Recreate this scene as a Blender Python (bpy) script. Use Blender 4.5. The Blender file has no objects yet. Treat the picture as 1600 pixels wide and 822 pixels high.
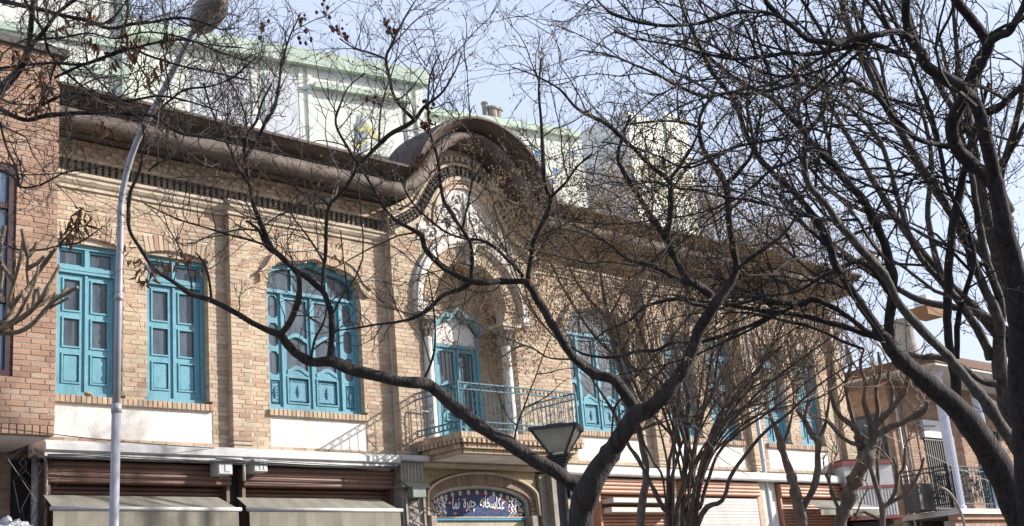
import bpy, math, random
from mathutils import Vector, Matrix, noise
R = random.Random(7)
C = bpy.context.scene.collection
sc = bpy.context.scene
# ------------------------------------------------------------------ camera
FPX, PITCH, ROLL, YAW = 2024.3, 0.278808, -0.0857748, 0.791607
EYE = Vector((0, 0, 1.6))
_f = Vector((math.sin(YAW)*math.cos(PITCH), math.cos(YAW)*math.cos(PITCH), math.sin(PITCH)))
_r = Vector((math.cos(YAW), -math.sin(YAW), 0)); _u = _r.cross(_f)
_a = _r*math.cos(ROLL)+_u*math.sin(ROLL); _b = _u*math.cos(ROLL)-_r*math.sin(ROLL)
cam_d = bpy.data.cameras.new('camera'); cam = bpy.data.objects.new('camera', cam_d); C.objects.link(cam)
m = Matrix((_a, _b, -_f)).transposed().to_4x4(); m.translation = EYE
cam.matrix_world = m
cam_d.sensor_width = 36; cam_d.lens = FPX/1600*36; cam_d.clip_start = .1; cam_d.clip_end = 2000
sc.camera = cam
def ray(px, py): return _f+_a*((px-800)/FPX)-_b*((py-411)/FPX)
def at(px, py, Y):                       # point on the vertical plane y = Y
    d = ray(px, py); return EYE+d*(Y/d.y)
def dep(px, py, t): return EYE+ray(px, py)*t
def onx(px, py, X):
    d = ray(px, py); return EYE+d*(X/d.x)
# ------------------------------------------------------------------ light
SUN_V = Vector((1.6, -1.0, .82))
el = math.asin(SUN_V.normalized().z); az = math.atan2(SUN_V.x, SUN_V.y)
w = bpy.data.worlds.new('World'); sc.world = w; w.use_nodes = True
nt = w.node_tree; bg = nt.nodes['Background']
sky = nt.nodes.new('ShaderNodeTexSky'); sky.sky_type = 'NISHITA'; sky.sun_disc = False
sky.sun_elevation = el; sky.sun_rotation = az; sky.air_density = 1.0; sky.dust_density = 4; sky.ozone_density = 2
tc = nt.nodes.new('ShaderNodeTexCoord'); vn = nt.nodes.new('ShaderNodeTexNoise'); vn.inputs['Scale'].default_value = 1.6; vn.inputs['Detail'].default_value = 5
nt.links.new(tc.outputs['Generated'], vn.inputs['Vector'])
vr = nt.nodes.new('ShaderNodeMapRange'); vr.inputs[1].default_value = .3; vr.inputs[2].default_value = .7; vr.inputs[3].default_value = .42; vr.inputs[4].default_value = .66; nt.links.new(vn.outputs['Fac'], vr.inputs[0])
vm = nt.nodes.new('ShaderNodeMix'); vm.data_type = 'RGBA'; vm.inputs[7].default_value = (5.1, 5.7, 7.3, 1)     # thin high haze over the clear sky
nt.links.new(vr.outputs[0], vm.inputs[0]); nt.links.new(sky.outputs[0], vm.inputs[6]); nt.links.new(vm.outputs[2], bg.inputs[0]); bg.inputs[1].default_value = 0.115
sl = bpy.data.lights.new('sun', 'SUN'); sl.energy = 5; sl.angle = math.radians(.5); sl.color = (1, .955, .90)
so = bpy.data.objects.new('sun', sl); C.objects.link(so); so.rotation_euler = (-SUN_V).to_track_quat('-Z', 'Y').to_euler()
so.location = (20, -20, 30)
sc.view_settings.view_transform = 'Standard'; sc.view_settings.look = 'None'; sc.view_settings.exposure = 0.78; sc.view_settings.gamma = 1
# ------------------------------------------------------------------ materials
def mat(name, col, col2=None, rough=.85, scale=6, bump=0, bscale=40, metal=0, spec=.3, stretch=None, rnd=None, stain=0, det=5, coat=0):
    """procedural: two tones by world-space noise, optional per-piece random tone, fine bump, stains"""
    mt = bpy.data.materials.new(name); mt.use_nodes = True; n = mt.node_tree.nodes; L = mt.node_tree.links
    b = n['Principled BSDF']; b.inputs['Roughness'].default_value = rough; b.inputs['Metallic'].default_value = metal
    b.inputs['Specular IOR Level'].default_value = spec; b.inputs['Coat Weight'].default_value = coat
    g = n.new('ShaderNodeNewGeometry'); mp = n.new('ShaderNodeMapping'); L.new(g.outputs['Position'], mp.inputs[0])
    if stretch: mp.inputs['Scale'].default_value = stretch
    nz = n.new('ShaderNodeTexNoise'); nz.inputs['Scale'].default_value = scale; nz.inputs['Detail'].default_value = det
    L.new(mp.outputs[0], nz.inputs['Vector'])
    rp = n.new('ShaderNodeMapRange'); rp.inputs[1].default_value = .32; rp.inputs[2].default_value = .68; L.new(nz.outputs['Fac'], rp.inputs[0])
    mx = n.new('ShaderNodeMix'); mx.data_type = 'RGBA'; mx.inputs[6].default_value = (*col, 1); mx.inputs[7].default_value = (*(col2 or [c*.8 for c in col]), 1)
    L.new(rp.outputs[0], mx.inputs[0]); out = mx.outputs[2]
    if rnd:
        at_ = n.new('ShaderNodeAttribute'); at_.attribute_name = 'rnd'; oi = n.new('ShaderNodeObjectInfo')
        ad = n.new('ShaderNodeMath'); ad.operation = 'ADD'; L.new(at_.outputs['Fac'], ad.inputs[0]); L.new(oi.outputs['Random'], ad.inputs[1])
        fr = n.new('ShaderNodeMath'); fr.operation = 'FRACT'; L.new(ad.outputs[0], fr.inputs[0])
        cr = n.new('ShaderNodeValToRGB'); cr.color_ramp.interpolation = 'CONSTANT'
        els = cr.color_ramp.elements
        while len(els) < len(rnd): els.new(.5)
        for i, c in enumerate(rnd): els[i].position = i/len(rnd); els[i].color = (*c, 1)
        L.new(fr.outputs[0], cr.inputs[0])
        m2 = n.new('ShaderNodeMix'); m2.data_type = 'RGBA'; m2.inputs[0].default_value = .78
        L.new(out, m2.inputs[6]); L.new(cr.outputs[0], m2.inputs[7]); out = m2.outputs[2]
    if stain:
        s = n.new('ShaderNodeTexNoise'); s.inputs['Scale'].default_value = 1.3; s.inputs['Detail'].default_value = 8; s.inputs['Roughness'].default_value = .65
        mp2 = n.new('ShaderNodeMapping'); mp2.inputs['Scale'].default_value = (1, 1, .45); L.new(g.outputs['Position'], mp2.inputs[0]); L.new(mp2.outputs[0], s.inputs['Vector'])
        r2 = n.new('ShaderNodeMapRange'); r2.inputs[1].default_value = .45; r2.inputs[2].default_value = .75; r2.inputs[3].default_value = 1; r2.inputs[4].default_value = 1-stain; L.new(s.outputs['Fac'], r2.inputs[0])
        m3 = n.new('ShaderNodeMix'); m3.data_type = 'RGBA'; m3.blend_type = 'MULTIPLY'; m3.inputs[0].default_value = 1; L.new(out, m3.inputs[6]); L.new(r2.outputs[0], m3.inputs[7]); out = m3.outputs[2]
    L.new(out, b.inputs['Base Color'])
    if bump:
        n2 = n.new('ShaderNodeTexNoise'); n2.inputs['Scale'].default_value = bscale; n2.inputs['Detail'].default_value = 6; L.new(mp.outputs[0], n2.inputs['Vector'])
        bp = n.new('ShaderNodeBump'); bp.inputs['Strength'].default_value = bump; bp.inputs['Distance'].default_value = .02; L.new(n2.outputs['Fac'], bp.inputs['Height']); L.new(bp.outputs[0], b.inputs['Normal'])
    return mt
M = {}
M['brick'] = mat('tan_brick', (.46, .35, .24), (.33, .245, .165), scale=14, bump=.5, bscale=70, stain=.28,
    rnd=[(0.446,0.344,0.240),(0.361,0.261,0.181),(0.503,0.401,0.289),(0.408,0.281,0.196),(0.475,0.378,0.265),(0.342,0.227,0.162),(0.456,0.310,0.216),(0.427,0.349,0.245),(0.494,0.397,0.280)])
M['brick2'] = mat('orange_brick', (.36, .21, .14), (.26, .15, .10), scale=14, bump=.5, bscale=70, stain=.25,
    rnd=[(.34,.205,.135),(.38,.24,.16),(.29,.175,.12),(.37,.25,.18),(.32,.19,.13),(.40,.275,.20)])
M['mortar'] = mat('mortar', (.64, .59, .51), (.52, .47, .40), scale=9, bump=.5, bscale=90, stain=.25)
M['mortar2'] = mat('grey_mortar', (.40, .37, .33), (.28, .26, .235), scale=9, bump=.5, bscale=90, stain=.3)
M['stone'] = mat('sandstone', (.50, .42, .32), (.40, .33, .25), scale=8, bump=.4, bscale=50, stain=.35)
M['greystone'] = mat('grey_stone', (.33, .295, .26), (.24, .21, .185), scale=10, bump=.6, bscale=40, stain=.4)
M['stucco'] = mat('white_stucco', (.66, .63, .585), (.53, .49, .44), scale=7, bump=.5, bscale=60, stain=.3)
M['plaster'] = mat('white_plaster', (.72, .69, .65), (.62, .58, .53), scale=3, bump=.3, bscale=25, stain=.35)
M['teal'] = mat('teal_paint', (.095, .27, .345), (.15, .335, .40), rough=.65, scale=20, bump=.45, bscale=60, stretch=(3, 3, .5), stain=.45)
M['teal_d'] = mat('teal_carving', (.13, .30, .37), (.09, .22, .29), rough=.65, scale=45, bump=.8, bscale=55)
M['glass'] = mat('old_glass', (.028, .042, .06), (.085, .112, .14), rough=.2, scale=2.2, spec=.3, stretch=(5, 5, .8), coat=.1)
M['cornice'] = mat('brown_sheet_metal', (.105, .075, .06), (.07, .05, .042), rough=.7, scale=5, bump=.35, bscale=14, spec=.25, stain=.35)
M['cornice_l'] = mat('faded_brown_metal', (.165, .13, .11), (.09, .07, .06), rough=.7, scale=4, bump=.4, bscale=14, spec=.25, stain=.35)
M['shutter'] = mat('brown_shutter', (.175, .095, .07), (.13, .07, .055), rough=.55, scale=3, bump=.15, stain=.35, spec=.4)
M['shutter_o'] = mat('orange_brown_shutter', (.42, .21, .13), (.33, .165, .105), rough=.55, scale=3, bump=.15, stain=.3)
M['alu'] = mat('white_metal', (.54, .54, .54), (.42, .41, .40), rough=.45, scale=4, bump=.2, stain=.35, spec=.5)
M['shutter_g'] = mat('pale_shutter', (.50, .49, .46), (.42, .40, .37), rough=.5, scale=3, stain=.3)
M['fabric'] = mat('awning_canvas', (.25, .23, .185), (.21, .195, .155), rough=.95, scale=3, bump=.3, bscale=120, stain=.2)
M['fabric2'] = mat('awning_stripe', (.22, .205, .165), (.18, .17, .14), rough=.95, scale=3, bump=.3, bscale=120, stain=.2)
M['dark'] = mat('dark_recess', (.035, .03, .028), (.02, .018, .017), rough=.8, scale=6)
M['iron'] = mat('black_iron', (.025, .027, .03), (.04, .04, .042), rough=.45, scale=12, spec=.5)
M['pole'] = mat('lilac_grey_paint', (.33, .32, .35), (.27, .26, .285), rough=.4, scale=8, spec=.5, stain=.15)
M['railblue'] = mat('blue_green_iron', (.09, .20, .24), (.055, .12, .15), rough=.6, scale=30, bump=.2)
M['lampglass'] = mat('frosted_lamp_glass', (.42, .40, .33), (.30, .285, .24), rough=.25, scale=9, spec=.5)
M['paleb'] = mat('cream_render', (.76, .77, .69), (.66, .69, .61), scale=1.2, bump=.1, stain=.3)
M['greenb'] = mat('green_render', (.53, .62, .51), (.46, .55, .45), scale=1.5, stain=.25)
M['greyb'] = mat('pale_grey_render', (.62, .64, .67), (.54, .56, .59), scale=1.2, stain=.3)  # grey render; also the tall building's side, with shade put into the colour
M['asphalt'] = mat('asphalt', (.05, .05, .052), (.035, .035, .037), scale=20, bump=.6, bscale=120)
M['paving'] = mat('paving', (.28, .265, .25), (.22, .21, .20), scale=5, bump=.3, bscale=60, rnd=[(.28,.265,.25),(.24,.23,.215),(.31,.29,.27)])
M['kerb'] = mat('kerb_stone', (.36, .35, .33), (.29, .28, .265), scale=8, bump=.4)
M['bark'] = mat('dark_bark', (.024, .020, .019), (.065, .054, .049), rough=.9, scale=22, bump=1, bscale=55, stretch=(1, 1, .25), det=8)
M['bark_d'] = mat('shaded_dark_bark', (.018, .015, .016), (.055, .047, .044), rough=.92, scale=22, bump=1, bscale=55, stretch=(1, 1, .25), det=8)  # darker copy of the bark, shade on the right-hand trunks put into its colour
M['seed'] = mat('dark_red_pod', (.07, .025, .02), (.12, .05, .035), rough=.6, scale=20)
M['bark_p'] = mat('pale_bark', (.13, .095, .065), (.26, .205, .145), rough=.9, scale=16, bump=1, bscale=45, stretch=(1, 1, .3), det=8)
M['bark_m'] = mat('brown_bark', (.10, .078, .064), (.19, .155, .13), rough=.9, scale=16, bump=1, bscale=45, stretch=(1, 1, .3), det=8)
M['twig'] = mat('twig_bark', (.05, .041, .037), (.095, .078, .068), rough=.85, scale=8)
M['twig_d'] = mat('dark_twig_bark', (.022, .018, .018), (.05, .042, .039), rough=.9, scale=8)
M['twig_m'] = mat('brown_twig_bark', (.19, .135, .10), (.29, .22, .165), rough=.85, scale=8)
M['berry'] = mat('dry_berry', (.50, .35, .17), (.30, .20, .10), rough=.6, scale=30)
M['leaf'] = mat('dead_leaf', (.16, .075, .035), (.26, .13, .06), rough=.7, scale=25, rnd=[(.15,.07,.035),(.24,.12,.055),(.10,.05,.03),(.19,.085,.045)])
M['cobalt'] = mat('cobalt_tile', (.008, .012, .085), (.012, .022, .13), rough=.45, scale=20, spec=.2)
M['turq'] = mat('turquoise_tile', (.04, .27, .36), (.03, .19, .29), rough=.25, scale=20, spec=.5)
M['white_t'] = mat('white_glaze', (.66, .66, .66), (.55, .56, .58), rough=.25, scale=12, spec=.5)
M['orange_t'] = mat('orange_glaze', (.55, .22, .06), (.42, .15, .04), rough=.3, scale=20)
M['maroon_t'] = mat('maroon_glaze', (.085, .02, .03), (.05, .012, .03), rough=.5, spec=.2, scale=20)
M['yellow_t'] = mat('yellow_mosaic', (.30, .215, .07), (.17, .15, .10), rough=.4, scale=30)
M['red'] = mat('red_trim', (.25, .06, .055), (.20, .045, .042), rough=.5, scale=5)
M['mural_g'] = mat('mural_grey', (.33, .36, .36), (.26, .29, .30), scale=6)
M['mural_y'] = mat('mural_yellow', (.58, .56, .24), (.5, .48, .2), scale=6)
M['mural_b'] = mat('mural_blue', (.16, .30, .55), (.12, .24, .48), scale=6)
M['mural_gr'] = mat('mural_green', (.30, .48, .28), (.26, .42, .25), scale=6)
M['pebble'] = mat('polythene', (.5, .5, .52), (.4, .4, .43), rough=.2, scale=12, bump=.6, bscale=20, spec=.6)
M['roofb'] = mat('flat_roof_bitumen', (.10, .09, .085), (.07, .065, .06), scale=3)
# ------------------------------------------------------------------ mesh helper
class MB:
    def __init__(s): s.v = []; s.f = []; s.r = []; s.m = []; s.cur = 0; s.mi = 0
    def rnd(s): s.cur = R.random(); return s
    def add(s, vs, fs):
        o = len(s.v); s.v.extend([tuple(v) for v in vs]); s.f.extend([tuple(i+o for i in f) for f in fs])
        s.r.extend([s.cur]*len(fs)); s.m.extend([s.mi]*len(fs)); return s
    def box(s, x0, x1, y0, y1, z0, z1):
        return s.add([(x0,y0,z0),(x1,y0,z0),(x1,y1,z0),(x0,y1,z0),(x0,y0,z1),(x1,y0,z1),(x1,y1,z1),(x0,y1,z1)],
            [(0,1,5,4),(1,2,6,5),(2,3,7,6),(3,0,4,7),(4,5,6,7),(3,2,1,0)])
    def bevbox(s, x0, x1, y0, y1, z0, z1, b=.01):   # front (-y) edges chamfered
        o = [(x0,y1,z0),(x1,y1,z0),(x1,y1,z1),(x0,y1,z1)]; p = [(x0,y0+b,z0),(x1,y0+b,z0),(x1,y0+b,z1),(x0,y0+b,z1)]
        q = [(x0+b,y0,z0+b),(x1-b,y0,z0+b),(x1-b,y0,z1-b),(x0+b,y0,z1-b)]
        F = [(8,9,10,11),(3,2,1,0)]
        for i in range(4):
            j = (i+1)%4; F += [(i,j,4+j,4+i),(4+i,4+j,8+j,8+i)]
        return s.add(o+p+q, F)
    def prism(s, poly, y0, y1):               # poly: list of (x,z) counter-clockwise seen from the front
        n = len(poly); V = [(x, y0, z) for x, z in poly]+[(x, y1, z) for x, z in poly]
        F = [tuple(range(n)), tuple(range(2*n-1, n-1, -1))]+[((i+1)%n, i, n+i, n+(i+1)%n) for i in range(n)]
        return s.add(V, F)
    def tube(s, pts, rad, n=8, cap=True):
        pts = [Vector(p) for p in pts]; V = []; F = []
        up = None
        for i, p in enumerate(pts):
            d = (pts[min(i+1, len(pts)-1)]-pts[max(i-1, 0)]).normalized()
            if up is None: up = Vector((0, 0, 1)) if abs(d.z) < .9 else Vector((1, 0, 0))
            up = up-d*up.dot(d)
            if up.length < 1e-6: up = d.orthogonal()
            up.normalize(); sd = d.cross(up); r = rad[i] if hasattr(rad, '__len__') else rad
            for k in range(n):
                a = 2*math.pi*k/n; V.append(p+(up*math.cos(a)+sd*math.sin(a))*r)
        for i in range(len(pts)-1):
            for k in range(n):
                k2 = (k+1)%n; F.append((i*n+k, (i+1)*n+k, (i+1)*n+k2, i*n+k2))
        if cap: F.append(tuple(range(n))); F.append(tuple((len(pts)-1)*n+k for k in range(n-1, -1, -1)))
        return s.add(V, F)
    def lathe(s, prof, n=12, c=(0,0,0)):      # prof: (r,z)
        V = []; F = []
        for r, z in prof:
            for k in range(n): a = 2*math.pi*k/n; V.append((c[0]+r*math.cos(a), c[1]+r*math.sin(a), c[2]+z))
        for i in range(len(prof)-1):
            for k in range(n): k2 = (k+1)%n; F.append((i*n+k, i*n+k2, (i+1)*n+k2, (i+1)*n+k))
        F.append(tuple(range(n-1, -1, -1))); F.append(tuple((len(prof)-1)*n+k for k in range(n)))
        return s.add(V, F)
    def ringseg(s, cx, cz, r0, r1, y0, y1, a0, a1, n=24):   # arch band in the facade plane
        V = []; F = []
        for i in range(n+1):
            a = a0+(a1-a0)*i/n; c, q = math.cos(a), math.sin(a)
            V += [(cx+r0*c, y0, cz+r0*q), (cx+r1*c, y0, cz+r1*q), (cx+r1*c, y1, cz+r1*q), (cx+r0*c, y1, cz+r0*q)]
        for i in range(n):
            for k in range(4): k2 = (k+1)%4; F.append((i*4+k, (i+1)*4+k, (i+1)*4+k2, i*4+k2))
        F += [(0,1,2,3), (n*4+3, n*4+2, n*4+1, n*4)]
        return s.add(V, F)
    def profx(s, prof, x0, x1):               # profile (y,z) run along x, closed polygon
        n = len(prof); V = [(x0, y, z) for y, z in prof]+[(x1, y, z) for y, z in prof]
        return s.add(V, [(i, (i+1)%n, n+(i+1)%n, n+i) for i in range(n)]+[tuple(range(n-1, -1, -1)), tuple(range(n, 2*n))])
    def build(s, name, m, parent=None, smooth=False, loc=None):
        me = bpy.data.meshes.new(name); me.from_pydata(s.v, [], s.f)
        ms = m if isinstance(m, (list, tuple)) else [m]
        for k in ms: me.materials.append(M[k])
        a = me.attributes.new('rnd', 'FLOAT', 'FACE'); a.data.foreach_set('value', s.r)
        me.polygons.foreach_set('material_index', s.m)
        if smooth: me.polygons.foreach_set('use_smooth', [True]*len(s.f))
        me.update()
        o = bpy.data.objects.new(name, me); C.objects.link(o)
        if parent: o.parent = parent
        if loc is not None: o.location = loc
        return o
def fixn(o):
    import bmesh
    b = bmesh.new(); b.from_mesh(o.data); bmesh.ops.recalc_face_normals(b, faces=b.faces); b.to_mesh(o.data); b.free(); return o
def tag(o, label, cat, group=None, kind=None):
    if label: o['label'] = label
    if cat: o['category'] = cat
    if group: o['group'] = group
    if kind: o['kind'] = kind
    return o
def thing(name, label, cat, loc=(0,0,0), group=None):
    o = bpy.data.objects.new(name, None); C.objects.link(o); o.location = loc; o.empty_display_size = .2
    return tag(o, label, cat, group)
def struct(o): o['kind'] = 'structure'; return o
def inst(src, parent, loc, scale=(1,1,1), rot=(0,0,0), name=None):
    o = bpy.data.objects.new(name or src.name.split('.')[0], src if isinstance(src, bpy.types.Mesh) else src.data)
    C.objects.link(o); o.parent = parent; o.location = loc; o.scale = scale; o.rotation_euler = rot; return o
def unit(mb, name, m):
    me = bpy.data.meshes.new(name); me.from_pydata(mb.v, [], mb.f); me.materials.append(M[m])
    a = me.attributes.new('rnd', 'FLOAT', 'FACE'); a.data.foreach_set('value', mb.r)
    return me
# ------------------------------------------------------------------ ground
g = MB(); g.box(-400, 400, -400, 7.2, -.3, 0); struct(g.build('road', 'asphalt'))
g = MB(); g.box(-400, 400, 7.36, 400, -.3, .13); struct(g.build('ground', 'paving'))
g = MB()
for i in range(60): g.rnd().bevbox(-6+i*.6, -6+i*.6+.59, 7.2, 7.36, 0, .145, .012)
struct(g.build('kerb', 'kerb'))
g = MB()
for i in range(64):
    for j in range(17):
        g.rnd().box(-4+i*.5, -4+i*.5+.492, 7.37+j*.46, 7.37+j*.46+.452, .131, .142)
pv = struct(g.build('pavement', 'paving'))
# ------------------------------------------------------------------ brick laying
class Rect:
    def __init__(s, x0, x1, z0, z1): s.b = (x0, x1, z0, z1)
    def at(s, z): return (s.b[0], s.b[1]) if s.b[2] < z < s.b[3] else None
class TopFn:                                   # opening with a shaped head: half width by height
    def __init__(s, x0, x1, z0, top): s.x0, s.x1, s.z0, s.top = x0, x1, z0, top
    def at(s, z):
        if z <= s.z0: return None
        N = 60; xs = [s.x0+(s.x1-s.x0)*i/N for i in range(N+1)]
        ok = [x for x in xs if s.top(x) > z]
        return (min(ok), max(ok)) if ok else None
def lay(parent, x0, x1, z0, z1, yf, holes, brick, mortar, n_obj, bl=.195, course=.0645, jt=.010, outline=None, depth=.11, back=.28, first=lambda x, z: x):
    mor = MB(); segs = []; nrow = int(round((z1-z0)/course)); course = (z1-z0)/nrow
    for r in range(nrow):
        za = z0+r*course; zb = za+course; zm = (za+zb)/2
        xa, xb = outline(zm) if outline else (x0, x1)
        if xb-xa < .05: continue
        sol = [(xa, xb)]
        for h in holes:
            iv = h.at(zm)
            if iv:
                ns = []
                for a, b in sol:
                    if iv[1] <= a or iv[0] >= b: ns.append((a, b)); continue
                    if iv[0] > a: ns.append((a, iv[0]))
                    if iv[1] < b: ns.append((iv[1], b))
                sol = ns
        for a, b in sol:
            mor.box(a+.004, b-.004, yf+.007, yf+back, za, zb)
            off = (bl+jt)*(.5 if r % 2 else 0)+(bl+jt)*.25*(r % 4 == 3)
            k = math.floor((a-x0-off)/(bl+jt)); x = x0+off+k*(bl+jt)
            while x < b:
                p, q = max(x, a), min(x+bl, b)
                if q-p > .025: segs.append((p, q, za+jt*.5, zb-jt*.5))
                x += bl+jt
    mo = mor.build('mortar', mortar, parent)
    segs.sort(key=lambda s_: first(s_[0], s_[2])); 
    u = MB(); u.box(0, 1, 0, 1, 0, 1); me = unit(u, 'brick', brick)
    rest = MB()
    for i, (p, q, a, b) in enumerate(segs):
        y = yf+R.uniform(-.0028, .0028); dz = R.uniform(-.001, .001)
        if i < n_obj:
            inst(me, parent, (p, y, a+dz), (q-p, depth, b-a), name='brick')
        else: rest.rnd().box(p, q, y, y+depth, a+dz, b+dz)
    if rest.v:
        o = rest.build('brickwork', brick, parent); o['kind'] = 'stuff'
    return mo
WORLD = []                                        # roots whose parts are modelled in world coordinates
def wthing(name, label, cat, loc, group=None):
    o = thing(name, label, cat, loc, group); WORLD.append(o); return o
# ================================================================== LEFT HOUSE (orange brick, jettied)
YL = 14.6
lb = wthing('brick_house', 'orange brick house at far left with jettied upper floor and dark framed window', 'building', (5.5, YL, 0))
hw = Rect(4.6, 5.98, 4.9, 7.35)
xw = at(23, 450, YL).x
hw = Rect(4.6, xw, 4.95, at(40, 258, YL).z)
lay(lb, 4.2, 6.87, 4.42, 9.2, YL, [hw], 'brick2', 'mortar2', 290, bl=.225, course=.0695, jt=.012, back=.6, first=lambda x, z: 100*(z > 8.6)-x)
s = MB()
for i in range(28): s.rnd().bevbox(6.87-.092*(i+1)+.005, 6.87-.092*i-.005, YL-.004, YL+.11, 4.305, 4.415, .006)
s.build('soldier_course', 'brick2', lb)['kind'] = 'stuff'
s = MB(); s.box(4.2, 6.86, YL+.12, YL+1.3, 4.30, 4.41); s.build('jetty_soffit', 'plaster', lb)
s = MB()
for i in range(12): s.rnd().box(6.76, 6.87, YL+.115+i*.1, YL+.205+i*.1, 4.302, 4.40)
s.build('soffit_edge', 'brick2', lb)['kind'] = 'stuff'
s = MB(); s.box(6.6, 6.86, YL+.6, 16.5, 4.42, 9.2); s.box(4.2, 6.6, YL+.62, 16.5, 4.42, 9.2); s.build('wall', 'mortar2', lb)
s = MB(); s.box(4.1, 6.97, YL-.06, 17, 9.2, 9.3); s.build('roof', 'roofb', lb)
# dark window with blue panes
z1 = hw.b[3]
s = MB(); x1 = xw
s.box(x1-.09, x1-.002, YL+.02, YL+.14, 4.96, z1-.005); s.box(4.62, x1-.09, YL+.02, YL+.14, z1-.10, z1-.005); s.box(4.62, x1-.09, YL+.02, YL+.14, 4.96, 5.05)
for z in (at(0, 318, YL).z, 5.9): s.box(4.62, x1-.09, YL+.03, YL+.13, z-.035, z+.035)
s.box(5.1, 5.18, YL+.04, YL+.12, 5.05, z1-.1)
M['dkframe'] = mat('dark_red_frame', (.05, .02, .022), (.035, .015, .016), rough=.4, scale=9)
wf = s.build('window', 'dkframe', lb)
M['skyglass'] = mat('sky_blue_glass', (.16, .27, .38), (.12, .21, .31), rough=.06, scale=1.5, spec=.8, coat=.6)
s = MB(); s.box(4.6, x1-.05, YL+.075, YL+.085, 5.0, z1-.05); s.build('pane', 'skyglass', wf)
# recessed ground floor of the left house
lay(lb, 4.0, at(44, 750, 15.85).x, .13, 4.29, 15.85, [], 'brick2', 'mortar2', 0, bl=.225, course=.0695, jt=.012)
pz = MB(); xp = at(50, 760, 15.7).x
pz.tube([(xp, 15.62, .13), (xp, 15.62, 2.2), (xp+.01, 15.62, 4.2)], .055, 12)
tag(pz.build('drain_pipe', 'pebble', None, True), 'pale plastic wrapped drain pipe under the jetty at far left', 'pipe')
pz = MB(); xq = at(72, 760, 15.3).x
pz.tube([(xq, 15.3, .13), (xq, 15.3, 4.0), (xq-.02, 15.28, 4.12), (xq-.1, 15.2, 4.2), (xq-.2, 15.2, 4.24)], .022, 8)
tag(pz.build('conduit_pipe', 'greystone', None, True), 'thin grey conduit bending at its top beside the first roller shutter', 'pipe')
pz = MB()
for i in range(7):
    x = at(40+R.random()*30, 700, 15.2).x; pz.tube([(x, 15.3, 4.25), (x+R.uniform(-.3,.3), 15.2, 4.05+R.uniform(-.15,.1)), (x+R.uniform(-.2,.4), 15.25, 3.7+R.uniform(-.2,.3)), (x+R.uniform(-.1,.1), 15.3, 3.2)], .005, 4)
tag(pz.build('cables', 'iron'), 'tangle of black cables hanging under the jetty corner at left', 'cables')
# crumpled sheet pile bottom left
pz = MB(); c0 = at(30, 812, 14.6)
import bmesh
bm = bmesh.new(); bmesh.ops.create_icosphere(bm, subdivisions=4, radius=.24)
for v in bm.verts: v.co = v.co*(1+.55*noise.noise(v.co*9)+.25*noise.noise(v.co*25)); v.co.z *= .6
me = bpy.data.meshes.new('sheet'); bm.to_mesh(me); bm.free(); me.materials.append(M['pebble'])
o = bpy.data.objects.new('crumpled_sheet', me); C.objects.link(o); o.location = (c0.x, 14.9, c0.z-.12)
tag(o, 'crumpled pale plastic sheet bundle at the bottom left corner below the jetty', 'plastic sheet')
bx_ = MB(); bx_.bevbox(c0.x-.5, c0.x+.35, 14.6, 15.6, .13, c0.z-.2, .02)
tag(bx_.build('storage_cabinet', 'dark'), 'dark cabinet beneath the crumpled plastic sheet at left', 'cabinet')

# ================================================================== MAIN BUILDING
YF, YB = 15.5, 15.35
mb_ = wthing('brick_building', 'long tan brick building with teal windows and arched balcony bay', 'building', (14.5, 16, 0))
# ---- window heads
def flat_top(x0, x1, zs, rise):
    xc, h = (x0+x1)/2, (x1-x0)/2
    return lambda x: zs+rise*(1-((x-xc)/h)**2)
def ogee_top(x0, x1, zs=6.93, rise=.43):
    xc, h = (x0+x1)/2, (x1-x0)/2
    def f(x):
        u = min(1, abs(x-xc)/h)
        return zs+rise*(.80*math.sqrt(max(0, 1-u**4))+.20*(1-min(1, u/.5))**1.6 if u < 1 else 0)
    return f
H = []
smallw = [(7.30, 8.22), (8.58, 9.53), (19.67, 20.62), (20.98, 21.90), (22.80, 23.70), (24.10, 25.0)]
bigw = [(10.52, 12.24), (16.96, 18.66)]
for a, b in smallw: H.append(TopFn(a, b, 5.0, flat_top(a, b, 7.07, .07)))
for a, b in bigw: H.append(TopFn(a, b, 5.0, ogee_top(a, b)))
plas = [(7.26, 9.57), (10.52, 12.25), (16.95, 18.67), (19.66, 21.92), (22.78, 25.02)]
for a, b in plas: H.append(Rect(a, b, 4.48, 4.90))
for a, b in smallw+bigw: H.append(Rect(a-.04, b+.04, 4.89, 5.01))
for a, b in smallw: H.append(Rect(a-.02, b+.02, 7.05, 7.36))
lay(mb_, 6.6, 12.8, 4.40, 7.80, YF, H, 'brick', 'mortar', 290, first=lambda x, z: x)
lay(mb_, 16.12, 26.05, 4.40, 7.80, YF, H, 'brick', 'mortar', 0)
lay(mb_, 6.6, 12.8, 8.215, 8.50, YF-.02, [], 'brick', 'mortar', 0)
lay(mb_, 16.12, 26.05, 8.215, 8.50, YF-.02, [], 'brick', 'mortar', 0)
# pilasters
for a, b in ((9.83, 10.16), (19.04, 19.37), (22.12, 22.3), (25.66, 26.06)):
    lay(mb_, a, b, 4.50, 7.80, YF-.11, [], 'brick', 'mortar', 0, back=.11, depth=.1)
    s = MB()
    for k, e in enumerate((.0, .02, .04)): s.box(a-.005+e, b+.005-e, YF-.115+e, YF-.001, 4.49-.045*(k+1), 4.49-.045*k-.003)
    s.build('pilaster_foot', 'stone', mb_)
# end return of the building and core
s = MB(); s.box(6.9, 26.0, YF+.45, 28, .13, 8.9); s.build('wall', 'mortar', mb_)
lay(mb_, 6.6, 6.61, .2, .3, YF+.2, [], 'brick', 'mortar', 0)
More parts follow.
